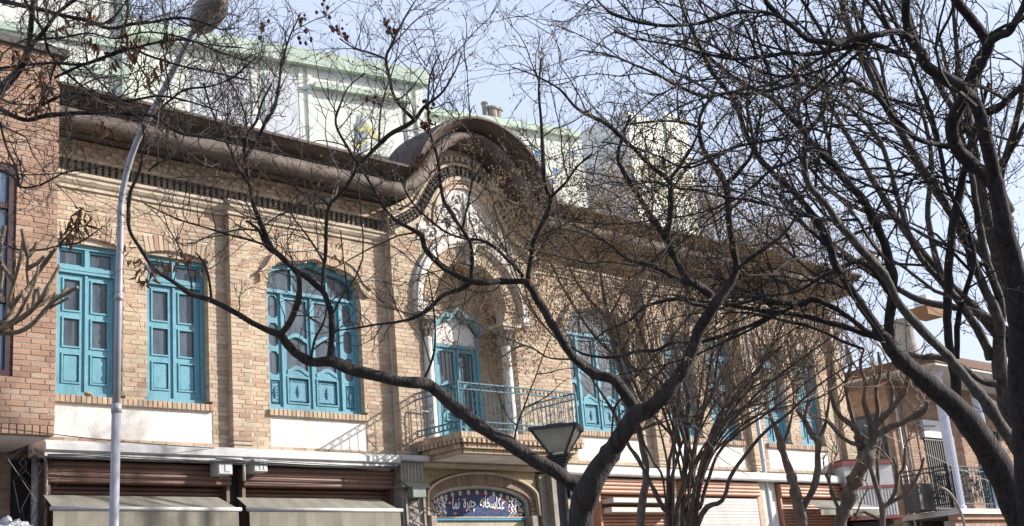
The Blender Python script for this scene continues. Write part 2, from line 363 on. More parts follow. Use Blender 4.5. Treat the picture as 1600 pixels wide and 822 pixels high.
# ---- mouldings below and above the little balusters
bal_me = unit(MB().lathe([(.008,0),(.022,.004),(.022,.018),(.010,.03),(.014,.045),(.026,.07),(.012,.092),(.026,.115),(.014,.14),(.010,.155),(.022,.167),(.022,.181),(.008,.185)], 8), 'baluster', 'dark')
def frieze(x0, x1, breaks):
    s = MB(); s.profx([(YF+.12, 7.80), (YF-.03, 7.80), (YF-.03, 7.845), (YF-.055, 7.86), (YF-.085, 7.90), (YF-.085, 7.945), (YF-.115, 7.955), (YF-.115, 7.985), (YF-.04, 8.0), (YF-.04, 8.03), (YF+.12, 8.03)], x0, x1)
    for a, b in breaks:
        s.profx([(YF-.06, 7.802), (YF-.14, 7.802), (YF-.14, 7.847), (YF-.165, 7.862), (YF-.195, 7.902), (YF-.195, 7.947), (YF-.225, 7.957), (YF-.225, 7.987), (YF-.15, 8.002), (YF-.15, 8.028), (YF-.06, 8.028)], a-.03, b+.03)
    fixn(s.build('string_course', 'stone', mb_))
    s = MB(); s.box(x0, x1, YF+.06, YF+.3, 8.03, 8.215); s.build('frieze_back', 'stone', mb_)
    s = MB(); s.box(x0, x1, YF-.045, YF+.06, 8.216, 8.238); s.build('frieze_fillet', 'stone', mb_)
    x = x0+.05
    while x < x1-.04: inst(bal_me, mb_, (x, YF+.01, 8.03), name='baluster'); x += .0985
    # corbelled brick pattern above
    s = MB(); x = x0+.03; k = 0
    while x < x1-.1:
        s.rnd().box(x, x+.085, YF-.05, YF-.018, 8.29+.065*(k % 2), 8.345+.065*(k % 2)); x += .1; k += 1
    x = x0+.02
    while x < x1-.1: s.rnd().box(x, x+.19, YF-.06, YF-.018, 8.425, 8.48); x += .2
    s.build('corbel_brick', 'brick', mb_)['kind'] = 'stuff'
frieze(6.9, 12.8, [(9.83, 10.16)]); frieze(16.12, 26.05, [(19.04, 19.37), (22.12, 22.3), (25.66, 26.06)])
# ---- straight cornice: soffit, fillets, half-round gutter, cove and crown
def roundprof(cy, cz, r, n=8, a0=-90, a1=90): return [(cy-r*math.cos(math.radians(a0+(a1-a0)*i/n)), cz+r*math.sin(math.radians(a0+(a1-a0)*i/n))) for i in range(n+1)]
prof = [(15.6, 8.505), (15.27, 8.505), (15.27, 8.53), (15.17, 8.53), (15.17, 8.555), (15.06, 8.50)]+roundprof(15.02, 8.60, .125, 8, -62, 80)+[(15.04, 8.735), (15.04, 8.765), (14.97, 8.79), (14.84, 8.86), (14.72, 8.90)]
for nm, x0, x1 in (('cornice', at(97, 200, 15.2).x-.25, 12.84), ('cornice', 16.1, 26.35)):
    s = MB(); low = prof[:6]; s.profx(prof[:5]+[(15.06, 8.56), (15.6, 8.60)], x0, x1); o = fixn(s.build(nm, 'cornice', mb_))
    s = MB(); s.profx([(15.1, 8.5)]+roundprof(15.02, 8.60, .125, 10, -70, 85)+[(15.1, 8.72)], x0-.001, x1+.012); fixn(s.build('half_round_gutter', 'cornice_l', mb_))
    s = MB(); s.profx([(15.6, 8.61), (15.09, 8.725), (15.0, 8.742), (15.0, 8.77), (14.97, 8.79), (14.86, 8.82), (14.76, 8.875), (14.71, 8.885), (14.71, 8.925), (14.74, 8.93), (15.9, 9.0), (15.9, 8.7)], x0-.002, x1+.006)
    fixn(s.build('cornice_crown', 'cornice', mb_))
# ---- roof
s = MB(); s.box(6.9, 26.2, 15.7, 28, 8.9, 9.05); s.build('roof', 'roofb', mb_)
# ---- bay: wall with arched top
CX, CZ = 14.47, 8.40
def bay_out(z):
    if z < CZ: return (12.8, 16.12)
    h = 1.36**2-(z-CZ)**2
    return (CX-math.sqrt(h), CX+math.sqrt(h)) if h > 0 else (CX, CX)
NX, NR, NZ = 14.48, .80, 6.93
niche = TopFn(13.34, 15.46, 4.6, lambda x: 6.62 if abs(x-NX) > NR else NZ+math.sqrt(max(0, NR**2-(x-NX)**2)))
class Circ:
    def __init__(s, r, zc, zlo): s.r, s.c, s.l = r, zc, zlo
    def at(s, z):
        h = s.r**2-(z-s.c)**2
        return (CX-math.sqrt(h), CX+math.sqrt(h)) if h > 0 and z > s.l else None
lay(mb_, 12.8, 16.12, 4.40, 9.76, YB, [niche], 'brick', 'mortar', 0, outline=bay_out, back=.22, first=lambda x, z: x)
s = MB()
n = 60
s.box(12.6, 16.3, YB+.62, YB+.9, .13, 9.6); s.build('bay_back', 'mortar', mb_)
# niche: back wall, jambs and barrel
lay(mb_, 13.36, 15.52, 4.6, 7.8, YB+.5, [TopFn(13.98, 15.02, 4.62, lambda x: 6.75)], 'brick', 'mortar', 0, back=.1)
s = MB(); s.ringseg(NX, NZ, NR+.004, NR+.12, YB+.02, YB+.51, 0, math.pi, 30); s.build('niche_vault', 'brick', mb_)
s = MB()
for k in range(51):
    z = 4.6+k*.065*.96
    if z > NZ-.05: break
    if z > 6.6: continue
    s.rnd().box(15.465, 15.55, YB+.02, YB+.25, z, z+.053); s.rnd().box(15.465, 15.55, YB+.26, YB+.5, z, z+.053)
    s.rnd().box(13.3, 13.415, YB+.02, YB+.25, z, z+.053)
s.build('jamb_bricks', 'brick', mb_)['kind'] = 'stuff'
# niche voussoirs
s = MB(); nv = 46
for i in range(nv):
    a0 = math.pi*i/nv+.006; a1 = math.pi*(i+1)/nv-.006
    s.rnd().ringseg(NX, NZ, NR+.002, NR+.23, YB-.022-R.random()*.004, YB+.1, a0, a1, 1)
s.build('voussoir_ring', 'brick', mb_)['kind'] = 'stuff'
# stucco hood ring
s = MB(); s.ringseg(NX, NZ-.05, 1.10, 1.15, YB-.05, YB+.02, .02, math.pi-.02, 36); s.ringseg(NX, NZ-.05, 1.15, 1.24, YB-.10, YB+.02, -.02, math.pi+.02, 36); s.ringseg(NX, NZ-.05, 1.24, 1.29, YB-.06, YB+.02, .02, math.pi-.02, 36)
for sg in (-1, 1): s.box(NX+sg*1.19-.085, NX+sg*1.19+.085, YB-.12, YB+.02, 6.70, 6.87)
s.build('hood_mould', 'stucco', mb_, )
# keystone console
s = MB(); kx = NX
s.prism([(kx-.05, 7.66), (kx+.05, 7.66), (kx+.085, 8.02), (kx-.085, 8.02)], YB-.16, YB+.02); s.box(kx-.1, kx+.1, YB-.18, YB+.02, 8.02, 8.07); s.box(kx-.06, kx+.06, YB-.13, YB+.01, 7.62, 7.66)
s.build('keystone', 'stucco', mb_)
# white stucco field and upper lunette with scrolls
s = MB(); r0 = .70
poly = [(CX+r0*math.cos(math.pi*i/30), 8.32+r0*math.sin(math.pi*i/30)) for i in range(31)]+[(CX-1.05, 8.28), (CX-1.1, 7.95), (CX-.75, 8.0), (CX-.5, 8.12), (CX, 8.17), (CX+.5, 8.12), (CX+.75, 8.0), (CX+1.1, 7.95), (CX+1.05, 8.28)]
s.prism(poly, YB-.02, YB+.03); fixn(s.build('stucco_lunette', 'stucco', mb_))
s = MB()
for sg in (-1, 1):
    s = MB()
    for (ux, uz, rr, turns) in ((.22, 8.50, .17, 1.6), (.40, 8.33, .11, 1.3), (.13, 8.80, .11, 1.4), (.50, 8.60, .08, 1.2), (.75, 8.12, .12, 1.4), (.95, 8.10, .07, 1.2)):
        pts = [(CX+sg*(ux+rr*(1-i/22)*math.cos(turns*2*math.pi*i/22)), YB-.035, uz+rr*(1-i/22)*math.sin(turns*2*math.pi*i/22)) for i in range(20)]
        s.tube(pts, .013, 5)
    s.build('stucco_scrolls', 'stucco', mb_, True)['kind'] = 'stuff'
s = MB(); s.tube([(CX, YB-.03, 8.2), (CX, YB-.05, 8.5), (CX, YB-.03, 8.95)], [.03, .045, .01], 6)
s.build('stucco_boss', 'stucco', mb_, True)
M['rust_line'] = mat('rust_tile_line', (.32, .13, .07), (.25, .10, .06), scale=9)
s = MB(); s.ringseg(CX, 8.32, .70, .76, YB-.07, YB+.02, -.1, math.pi+.1, 40); s.ringseg(CX, 8.32, .80, .85, YB-.05, YB+.02, -.1, math.pi+.1, 40); s.build('arch_mould', 'stone', mb_)
s = MB(); s.ringseg(CX, 8.32, .76, .80, YB-.035, YB+.02, -.1, math.pi+.1, 40); s.build('rust_band', 'rust_line', mb_)
# bell-shaped band of balusters
K = [(-1.68, 8.10), (-1.4, 8.24), (-1.1, 8.44), (-.93, 8.66), (-.78, 8.88), (-.6, 9.08), (-.4, 9.23), (-.2, 9.30), (0, 9.325)]
K = K+[(-u, z) for u, z in K[-2::-1]]
def crv(t):                                     # t 0..1 along the bell
    x = t*(len(K)-1); i = min(int(x), len(K)-2); f = x-i
    p0, p1, p2, p3 = [Vector(K[max(0, min(len(K)-1, j))]) for j in (i-1, i, i+1, i+2)]
    return .5*((2*p1)+(p2-p0)*f+(2*p0-5*p1+4*p2-p3)*f*f+(3*p1-p0-3*p2+p3)*f**3)
pts = [crv(i/240) for i in range(241)]
L = [0]
for i in range(240): L.append(L[-1]+(pts[i+1]-pts[i]).length)
nb = int(L[-1]/.0985); j = 0; fr_in = []; fr_out = []
for k in range(nb):
    d = (k+.5)/nb*L[-1]
    while L[j+1] < d: j += 1
    p = pts[j]; tg = (pts[j+1]-pts[j]).normalized(); a = math.atan2(tg.y, tg.x); nm = Vector((-tg.y, tg.x))
    o = inst(bal_me, mb_, (CX+p.x-nm.x*.09, YB-.035, p.y-nm.y*.09), rot=(0, -a, 0), name='baluster')
def sweep_bell(off0, off1, y0, y1, m, name):
    s = MB(); V = []; F = []
    for i in range(0, 241, 4):
        tg = (pts[min(i+1, 240)]-pts[max(0, i-1)]).normalized(); nm = Vector((-tg.y, tg.x))
        a, b = pts[i]+nm*off0, pts[i]+nm*off1
        V += [(CX+a.x, y0, a.y), (CX+b.x, y0, b.y), (CX+b.x, y1, b.y), (CX+a.x, y1, a.y)]
    n = len(V)//4
    for i in range(n-1):
        for k in range(4): k2 = (k+1) % 4; F.append((i*4+k, (i+1)*4+k, (i+1)*4+k2, i*4+k2))
    F += [(0,1,2,3), (n*4-1, n*4-2, n*4-3, n*4-4)]
    s.add(V, F); return s.build(name, m, mb_)
sweep_bell(-.165, -.10, YB-.085, YB+.01, 'stone', 'bell_mould'); sweep_bell(-.098, .098, YB-.012, YB+.01, 'stone', 'bell_field')
sweep_bell(.10, .14, YB-.075, YB+.01, 'stone', 'bell_mould')
s = MB()
for k in range(int(L[-1]/.1)):
    d = (k+.5)*.1; i = min(239, next(q for q in range(241) if L[q] >= d)); tg = (pts[i+1]-pts[i]).normalized(); nm = Vector((-tg.y, tg.x))
    p = pts[i]+nm*.19; q = pts[i]+nm*.27
    t4 = tg*.032
    s.rnd().prism([(CX+p.x-t4.x, p.y-t4.y), (CX+p.x+t4.x, p.y+t4.y), (CX+q.x+t4.x, q.y+t4.y), (CX+q.x-t4.x, q.y-t4.y)], YB-.07, YB+.01)
fixn(s.build('dentils', 'stone', mb_))['kind'] = 'stuff'
# ---- arched cornice
AP1 = [(YB+.1, 1.30), (15.12, 1.30), (15.12, 1.325), (15.02, 1.325), (15.02, 1.35)]
AP3 = [(14.90, 1.53), (14.90, 1.555), (14.86, 1.57), (14.76, 1.60), (14.66, 1.645), (14.62, 1.65), (14.62, 1.69), (14.66, 1.70), (15.62, 1.70)]
rp_ = [(14.96-.09*math.cos(math.radians(q)), 1.44+.085*math.sin(math.radians(q))) for q in range(-85, 96, 18)]
IN = [(-1.70, 8.50), (-1.4, 8.58), (-1.17, 8.72), (-1.02, 8.92), (-.92, 9.12), (-.78, 9.34), (-.56, 9.54), (-.3, 9.68), (0, 9.73)]
IN = IN+[(-u, z) for u, z in IN[-2::-1]]
def inp(t):
    x = t*(len(IN)-1); i = min(int(x), len(IN)-2); f = x-i
    p0, p1, p2, p3 = [Vector(IN[max(0, min(len(IN)-1, j))]) for j in (i-1, i, i+1, i+2)]
    return .5*((2*p1)+(p2-p0)*f+(2*p0-5*p1+4*p2-p3)*f*f+(3*p1-p0-3*p2+p3)*f**3)
def arch_sweep(pr, m, name, closed=False, n=84):
    """profile (y, r) swept along the bell: r 1.30 rides on the flared lip curve, r 1.69 on the round crown"""
    V = []; F = []; k = len(pr)
    for i in range(n+1):
        t = i/n; lo = inp(t); a = math.radians(163-146*t); hi = Vector((1.69*math.cos(a), CZ+1.69*math.sin(a)))
        for y, r in pr:
            q = lo+(hi-lo)*((r-1.30)/.39); V.append((CX+q.x, y, q.y))
    for i in range(n):
        for q in range(k if closed else k-1): q2 = (q+1) % k; F.append((i*k+q, i*k+q2, (i+1)*k+q2, (i+1)*k+q))
    if closed: F += [tuple(range(k)), tuple(n*k+q for q in range(k-1, -1, -1))]
    s = MB(); s.add(V, F); return fixn(s.build(name, m, mb_, True))
arch_sweep(AP1+[(15.02, 1.42), (YB+.1, 1.42)], 'cornice', 'arch_soffit', True)
arch_sweep([(15.05, 1.345)]+rp_+[(15.05, 1.54)], 'cornice_l', 'arch_half_round', True)
o = arch_sweep([(YB+.2, 1.42), (15.03, 1.53), (14.92, 1.545)]+AP3[1:]+[(15.62, 1.42)], 'cornice', 'arch_crown', True)
for o in C.objects:
    if o.name.startswith('arch_') and o.type == 'MESH': 
        for p in o.data.polygons: p.use_smooth = False
# ---- sills, plaster panels, segmental arches, hood mould over the big windows
def sill(a, b, y=YF):
    s = MB(); n = int((b-a)/.072)
    for i in range(n): s.rnd().bevbox(a+(b-a)*i/n+.004, a+(b-a)*(i+1)/n-.004, y-.045-R.random()*.006, y+.1, 4.90, 4.995, .006)
    s.build('sill_bricks', 'brick', mb_)['kind'] = 'stuff'
for a, b in ((7.26, 9.57), (10.48, 12.28), (16.92, 18.70), (19.62, 21.95), (22.75, 25.05)): sill(a, b)
for a, b in plas:
    s = MB(); s.box(a, b, YF+.008, YF+.2, 4.44, 4.90); s.build('plaster_panel', 'plaster', mb_)
for a, b in smallw:
    n = int((b-a+.04)/.068); s = MB(); xc = (a+b)/2
    for i in range(n):
        x0 = a-.02+(b-a+.04)*i/n; x1 = a-.02+(b-a+.04)*(i+1)/n; t = ((x0+x1)/2-xc); dz = .07*(1-(t/((b-a)/2))**2)
        ln = t*.09
        s.rnd().prism([(x0+.004, 7.075+dz), (x1-.004, 7.075+dz), (x1-.004+ln, 7.30+dz*.8), (x0+.004+ln, 7.30+dz*.8)], YF-.006-R.random()*.004, YF+.11)
    s.build('arch_bricks', 'brick', mb_)['kind'] = 'stuff'
    s = MB(); s.box(a-.02, b+.02, YF+.012, YF+.2, 7.14, 7.37); s.build('arch_mortar', 'mortar', mb_)
for a, b in bigw:
    f = ogee_top(a, b); s = MB(); N = 44
    for i in range(N):
        x0 = a-.14+(b-a+.28)*i/N; x1 = a-.14+(b-a+.28)*(i+1)/N
        g = lambda x: f(max(a+.004, min(b-.004, x)))-(0 if a <= x <= b else .12*((a-x if x < a else x-b)/.14)**1)
        lo0, lo1 = (g(x0)+.005, g(x1)+.005)
        s.rnd().prism([(x0+.003, lo0), (x1-.003, lo1), (x1-.003, lo1+.14), (x0+.003, lo0+.14)], YF-.05-R.random()*.004, YF+.01)
    s.build('hood_bricks', 'brick', mb_)['kind'] = 'stuff'
    s = MB()
    for i in range(N):
        x0 = a-.17+(b-a+.34)*i/N; x1 = a-.17+(b-a+.34)*(i+1)/N
        g = lambda x: f(max(a+.004, min(b-.004, x)))-(0 if a <= x <= b else .15*((a-x if x < a else x-b)/.17))
        s.prism([(x0, g(x0)+.147), (x1, g(x1)+.147), (x1, g(x1)+.178), (x0, g(x0)+.178)], YF-.075, YF+.01)
    s.build('hood_fillet', 'stone', mb_)
    s = MB()                                        # teal reveal lining the opening head
# ---- windows
def frame_rect(s, x0, x1, z0, z1, y0, y1, wd):
    s.box(x0, x0+wd, y0, y1, z0, z1); s.box(x1-wd, x1, y0, y1, z0, z1); s.box(x0+wd, x1-wd, y0, y1, z1-wd, z1); s.box(x0+wd, x1-wd, y0, y1, z0, z0+wd)
def small_window(a, b, detail=True):
    y = YF+.11; top = flat_top(a, b, 7.07, .07)
    s = MB(); fw = .065
    s.box(a+.003, a+fw, y, y+.12, 5.0, 7.07); s.box(b-fw, b-.003, y, y+.12, 5.0, 7.07); s.box(a+fw, b-fw, y, y+.12, 5.0, 5.07)
    s.box(a+.003, b-.003, y-.004, y+.118, 7.0, 7.058); N = 8; pf = MB()
    for i in range(N):
        x0 = a+.003+(b-a-.006)*i/N; x1 = a+.003+(b-a-.006)*(i+1)/N
        pf.prism([(x0, 7.062), (x1, 7.062), (x1, top(x1)+.02), (x0, top(x0)+.02)], y-.06, y+.118)
    pf.build('lintel', 'stone', mb_); s.box(a+fw, b-fw, y-.02, y+.1, 6.70, 6.755); s.box(a+fw, b-fw, y-.012, y+.1, 6.66, 6.70)   # transom bar
    xm = (a+b)/2; s.box(xm-.028, xm+.028, y, y+.11, 6.755, 7.0)
    wn = s.build('window', 'teal', mb_)
    g = MB()
    for x0, x1 in ((a+fw, xm-.028), (xm+.028, b-fw)): g.box(x0-.01, x1+.01, y+.06, y+.068, 6.74, 7.03)
    g.build('transom_pane', 'glass', wn)
    s = MB()
    for x0, x1 in ((a+fw, xm-.028), (xm+.028, b-fw)): frame_rect(s, x0, x1, 6.757, 6.998, y+.03, y+.075, .028)
    s.build('transom_frame', 'teal', wn)
    for x0, x1 in ((a+fw+.004, xm-.003), (xm+.003, b-fw-.004)):
        s = MB(); yl = y+.03; z0, z1 = 5.075, 6.655; h = z1-z0; st = .075
        s.box(x0, x0+st, yl, yl+.045, z0, z1); s.box(x1-st, x1, yl, yl+.045, z0, z1)
        lv = [(0, .075), (.315, .375), (.62, .68), (.955, 1)]
        for p, q in lv: s.box(x0+st, x1-st, yl+.001, yl+.044, z0+h*p, z0+h*q)
        for (p, q) in ((.075, .315), (.375, .62), (.68, .955)):
            frame_rect(s, x0+st-.012, x1-st+.012, z0+h*p-.012, z0+h*q+.012, yl-.014, yl+.02, .022)
        lf = s.build('sash', 'teal', wn)
        for (p, q) in ((.375, .62), (.68, .955)):
            g = MB(); g.box(x0+st-.004, x1-st+.004, yl+.02, yl+.027, z0+h*p-.004, z0+h*q+.004); g.build('pane', 'glass', wn)
        g = MB(); g.bevbox(x0+st+.014, x1-st-.014, yl+.004, yl+.03, z0+h*.075+.014, z0+h*.315-.014, .012); g.box(x0+st-.003, x1-st+.003, yl+.03, yl+.035, z0+h*.07, z0+h*.32); g.build('panel', 'teal', wn)
    if detail:
        g = MB()
        xx = xm+.012; g.box(xm-.018, xm+.018, y+.008, y+.03, 5.075, 6.65); g.build('astragal', 'teal', wn)
    return wn
for a, b in smallw: small_window(a, b)
def shaped_sash(s, x0, x1, z0, z1, yl, flip):
    st = .06; s.box(x0, x0+st, yl, yl+.045, z0, z1); s.box(x1-st, x1, yl, yl+.045, z0, z1)
    s.box(x0+st, x1-st, yl+.001, yl+.044, z1-.06, z1); s.box(x0+st, x1-st, yl+.001, yl+.044, z0, z0+.07)
    def wave(zc, amp, th):
        N = 10
        for i in range(N):
            u0, u1 = i/N, (i+1)/N; xa = x0+st+(x1-x0-2*st)*u0; xb = x0+st+(x1-x0-2*st)*u1
            f = lambda u: zc+amp*math.sin((u-.15)*math.pi*1.6)*(1 if flip else 1)*(1 if not flip else 1) if not flip else zc+amp*math.sin((1-u-.15)*math.pi*1.6)
            s.prism([(xa, f(u0)-th), (xb, f(u1)-th), (xb, f(u1)+th), (xa, f(u0)+th)], yl-.012, yl+.045)
    h = z1-z0
    wave(z0+h*.62, .045, .03); wave(z0+h*.33, .045, .032)
    s.box(x0+st, x1-st, yl+.001, yl+.044, z0+h*.26, z0+h*.33)
    frame_rect(s, x0+st-.01, x1-st+.01, z0+.06, z0+h*.275, yl-.014, yl+.02, .022)
def carved(x0, x1, z0, z1, y, par):
    g = MB(); g.box(x0, x1, y+.02, y+.03, z0, z1); g.bevbox(x0+.02, x1-.02, y+.004, y+.02, z0+.02, z1-.02, .012)
    cx, cz = (x0+x1)/2, (z0+z1)/2; w, h = (x1-x0)/2-.035, (z1-z0)/2-.035
    for i in range(22):
        a = 2*math.pi*i/22; c, q = math.cos(a), math.sin(a); m_ = max(abs(c), abs(q)); p = (cx+w*c/m_, y-.001, cz+h*q/m_)
        g.lathe([(.002, -.009), (.012, -.004), (.012, .004), (.002, .009)], 5, p)
    g.tube([(cx, y-.002, cz-h*.6), (cx, y-.006, cz), (cx, y-.002, cz+h*.6)], [.01, .022, .006], 5)
    return g.build('carved_panel', 'teal_d', par)
def big_window(a, b):
    y = YF+.10; f = ogee_top(a, b); s = MB(); fw = .06
    s.box(a+.003, a+fw, y, y+.13, 5.0, 6.95); s.box(b-fw, b-.003, y, y+.13, 5.0, 6.95); s.box(a+fw, b-fw, y, y+.13, 5.0, 5.06)
    N = 36
    for i in range(N):
        x0 = a+.004+(b-a-.008)*i/N; x1 = a+.004+(b-a-.008)*(i+1)/N
        t = .085
        z0, z1 = f(x0)-.004, f(x1)-.004
        s.prism([(x0, max(6.94, z0-t)-.0), (x1, max(6.94, z1-t)), (x1, max(6.945, z1)), (x0, max(6.945, z0))], y-.003, y+.125)
    zt = 6.78; s.box(a+fw, b-fw, y-.015, y+.1, zt, zt+.05)
    sw = .24; xs = (a+fw+sw, b-fw-sw)
    for x in xs: s.box(x-.0, x+.045 if x == xs[0] else x, y, y+.1, 5.06, zt) if x == xs[0] else s.box(x-.045, x, y, y+.1, 5.06, zt)
    wn = s.build('window', 'teal', mb_)
    g = MB(); N = 30                                     # head glass in three lights
    for i in range(N):
        x0 = a+.05+(b-a-.1)*i/N; x1 = a+.05+(b-a-.1)*(i+1)/N
        g.prism([(x0, zt+.04), (x1, zt+.04), (x1, max(zt+.05, f(x1)-.06)), (x0, max(zt+.05, f(x0)-.06))], y+.06, y+.068)
    g.build('head_pane', 'glass', wn)
    s = MB(); 
    for x in (a+(b-a)*.31, a+(b-a)*.69): s.box(x-.012, x+.012, y+.03, y+.08, zt+.05, f(x)-.07)
    s.build('glazing_bar', 'teal', wn)
    for x0, x1 in ((a+fw, xs[0]), (xs[1], b-fw)):
        s = MB(); zz = [5.06, 5.50, 5.93, 6.36, zt]
        for k in range(4):
            frame_rect(s, x0, x1, zz[k]+.001, zz[k+1]-.001, y+.025, y+.07, .038)
            if k: # octagonal corner fillets
                for cx, cz, sx, sz in ((x0+.038, zz[k]+.039, 1, 1), (x1-.038, zz[k]+.039, -1, 1), (x0+.038, zz[k+1]-.039, 1, -1), (x1-.038, zz[k+1]-.039, -1, -1)):
                    tri = [(cx, cz), (cx+sx*.045, cz), (cx, cz+sz*.045)]
                    if sx*sz < 0: tri.reverse()
                    s.prism(tri, y+.027, y+.068)
        s.build('side_light_frame', 'teal', wn)
        g = MB(); g.box(x0+.02, x1-.02, y+.05, y+.057, 5.48, zt-.01); g.build('side_pane', 'glass', wn)
        carved(x0+.036, x1-.036, 5.1, 5.46, y+.03, wn)
    xa, xb = xs[0]+.047, xs[1]-.047; xm = (xa+xb)/2
    for k, (x0, x1) in enumerate(((xa, xm-.012), (xm+.012, xb))):
        s = MB(); shaped_sash(s, x0, x1, 5.065, zt-.004, y+.035, k == 1); s.build('sash', 'teal', wn)
        g = MB(); g.box(x0+.04, x1-.04, y+.06, y+.067, 5.5, zt-.03); g.build('pane', 'glass', wn)
        carved(x0+.066, x1-.066, 5.14, 5.50, y+.045, wn)
    s = MB(); s.box(xm-.022, xm+.022, y+.012, y+.04, 5.065, zt-.006); s.build('astragal', 'teal', wn)
for a, b in bigw: big_window(a, b)
# ---- bay door
yd = YB+.46; a, b = 13.98, 15.02; xm = (a+b)/2
s = MB(); s.box(a, a+.07, yd, yd+.12, 4.62, 6.55); s.box(b-.07, b, yd, yd+.12, 4.62, 6.55); s.box(a+.07, b-.07, yd, yd+.12, 6.32, 6.38)
def door_top(u): # serpentine pediment, u -1..1
    u = abs(u); return 6.66+.34*(math.cos(u*math.pi*.5))*(.80+.20*math.cos(u*math.pi*3))
N = 32
for i in range(N):
    u0, u1 = -1+2*i/N, -1+2*(i+1)/N; x0, x1 = xm+u0*(b-a+.06)/2, xm+u1*(b-a+.06)/2
    s.prism([(x0, door_top(u0)-.03), (x1, door_top(u1)-.03), (x1, door_top(u1)+.045), (x0, door_top(u0)+.045)], yd-.13, yd+.05)
    s.prism([(x0, door_top(u0)-.075), (x1, door_top(u1)-.075), (x1, door_top(u1)-.031), (x0, door_top(u0)-.031)], yd-.08, yd+.05)
dw = s.build('door', 'teal', mb_)
g = MB()
for i in range(N):
    u0, u1 = -1+2*i/N, -1+2*(i+1)/N; x0, x1 = xm+u0*(b-a-.1)/2, xm+u1*(b-a-.1)/2
    g.prism([(x0, 6.37), (x1, 6.37), (x1, door_top(u1)-.07), (x0, door_top(u0)-.07)], yd+.03, yd+.04)
g.build('fanlight', 'plaster', dw)
for k, (x0, x1) in enumerate(((a+.075, xm-.006), (xm+.006, b-.075))):
    s = MB(); shaped_sash(s, x0, x1, 4.64, 6.315, yd+.03, k == 1); s.build('door_leaf', 'teal', dw)
    g = MB(); g.box(x0+.04, x1-.04, yd+.055, yd+.062, 5.05, 6.28); g.build('pane', 'glass', dw)
    g = MB(); g.bevbox(x0+.07, x1-.07, yd+.035, yd+.06, 4.72, 5.06, .012); g.box(x0+.04, x1-.04, yd+.06, yd+.07, 4.66, 5.12); g.build('panel', 'teal', dw)
    s = MB()
    for q in (.3, .5, .7): s.box(x0+(x1-x0)*q-.004, x0+(x1-x0)*q+.004, yd+.045, yd+.054, 5.1, 6.25)
    s.build('glazing_bar', 'railblue', dw)
# ---- columns with leafy capitals
def column(x, y):
    s = MB(); s.lathe([(.12,0),(.12,.05),(.105,.07),(.105,.1),(.088,.12),(.088,.6),(.084,1.2),(.078,1.66),(.08,1.67),(.08,1.69),(.068,1.7)], 20, (x, y, 4.61))
    c = s.build('column', 'stucco', mb_, True)
    s = MB(); s.lathe([(.07,0),(.075,.03),(.075,.1),(.085,.18),(.11,.25),(.12,.27)], 14, (x, y, 6.31)); s.box(x-.13, x+.13, y-.13, y+.13, 6.58, 6.635)
    for ring, (z, r, h, o_) in enumerate(((6.33, .088, .12, .05), (6.42, .095, .16, .075))):
        for k in range(8):
            a_ = 2*math.pi*(k+.5*ring)/8; c_, q_ = math.cos(a_), math.sin(a_)
            s.tube([(x+c_*r, y+q_*r, z), (x+c_*(r+.012), y+q_*(r+.012), z+h*.6), (x+c_*(r+o_), y+q_*(r+o_), z+h), (x+c_*(r+o_+.01), y+q_*(r+o_+.01), z+h*.85)], [.022, .024, .017, .006], 5)
    s.build('capital', 'greystone', c)
column(13.44, 15.34); column(15.20, 15.34)
for x0, x1 in ((13.28, 13.62), (15.04, 15.50)):
    s = MB(); s.box(x0, x1, YB-.16, YB+.3, 6.637, 6.70); s.build('impost', 'stone', mb_)
# ---- balcony
X0, X1, Y0, ZF = 13.08, 15.8, 14.30, 4.60
s = MB()
for k, (e, z0, z1) in enumerate(((0, 4.50, 4.60), (.03, 4.44, 4.497), (.10, 4.36, 4.437), (.13, 4.30, 4.357))):
    s.box(X0+e, X1-e, Y0+e, YB+.02, z0, z1)
bc = s.build('balcony', 'stone', mb_)
s = MB()
def edge_bricks(s, z0, z1, e, pitch, w_, proud):
    x = X0+e
    while x < X1-e-w_: s.rnd().box(x, x+w_, Y0+e-proud, Y0+e+.05, z0, z1); x += pitch
    y = Y0+e+.01
    while y < YB-w_: s.rnd().box(X0+e-proud, X0+e+.05, y, y+w_, z0, z1); s.rnd().box(X1-e-.05, X1-e+proud, y, y+w_, z0, z1); y += pitch
edge_bricks(s, 4.515, 4.598, 0, .068, .06, .012); edge_bricks(s, 4.44, 4.495, .03, .1, .055, .045); edge_bricks(s, 4.362, 4.435, .10, .068, .06, .05); edge_bricks(s, 4.298, 4.355, .13, .21, .2, .02)
s.build('brick_edging', 'brick', bc)['kind'] = 'stuff'
s = MB(); s.box(X0+.18, X1-.18, Y0+.2, YB+.02, 4.285, 4.299); s.build('soffit', 'plaster', bc)
ZR = ZF+.76
def rail(s, z, r=.010):
    e = .05; s.tube([(X0+e, YB, z), (X0+e, Y0+e, z)], r, 6); s.tube([(X0+e, Y0+e, z), (X1-e, Y0+e, z)], r, 6); s.tube([(X1-e, Y0+e, z), (X1-e, YB, z)], r, 6)
s = MB(); rail(s, ZR, .014); rail(s, ZR-.10); rail(s, ZF+.07); rail(s, ZF+.17)
for x, y in ((X0+.05, Y0+.05), (X1-.05, Y0+.05)): s.tube([(x, y, ZF), (x, y, ZR+.03)], .018, 6)
s.build('handrail', 'railblue', bc)
barm = unit(MB().tube([(0,0,.07), (0,0,.68)], .0065, 5), 'railing_bar', 'railblue')
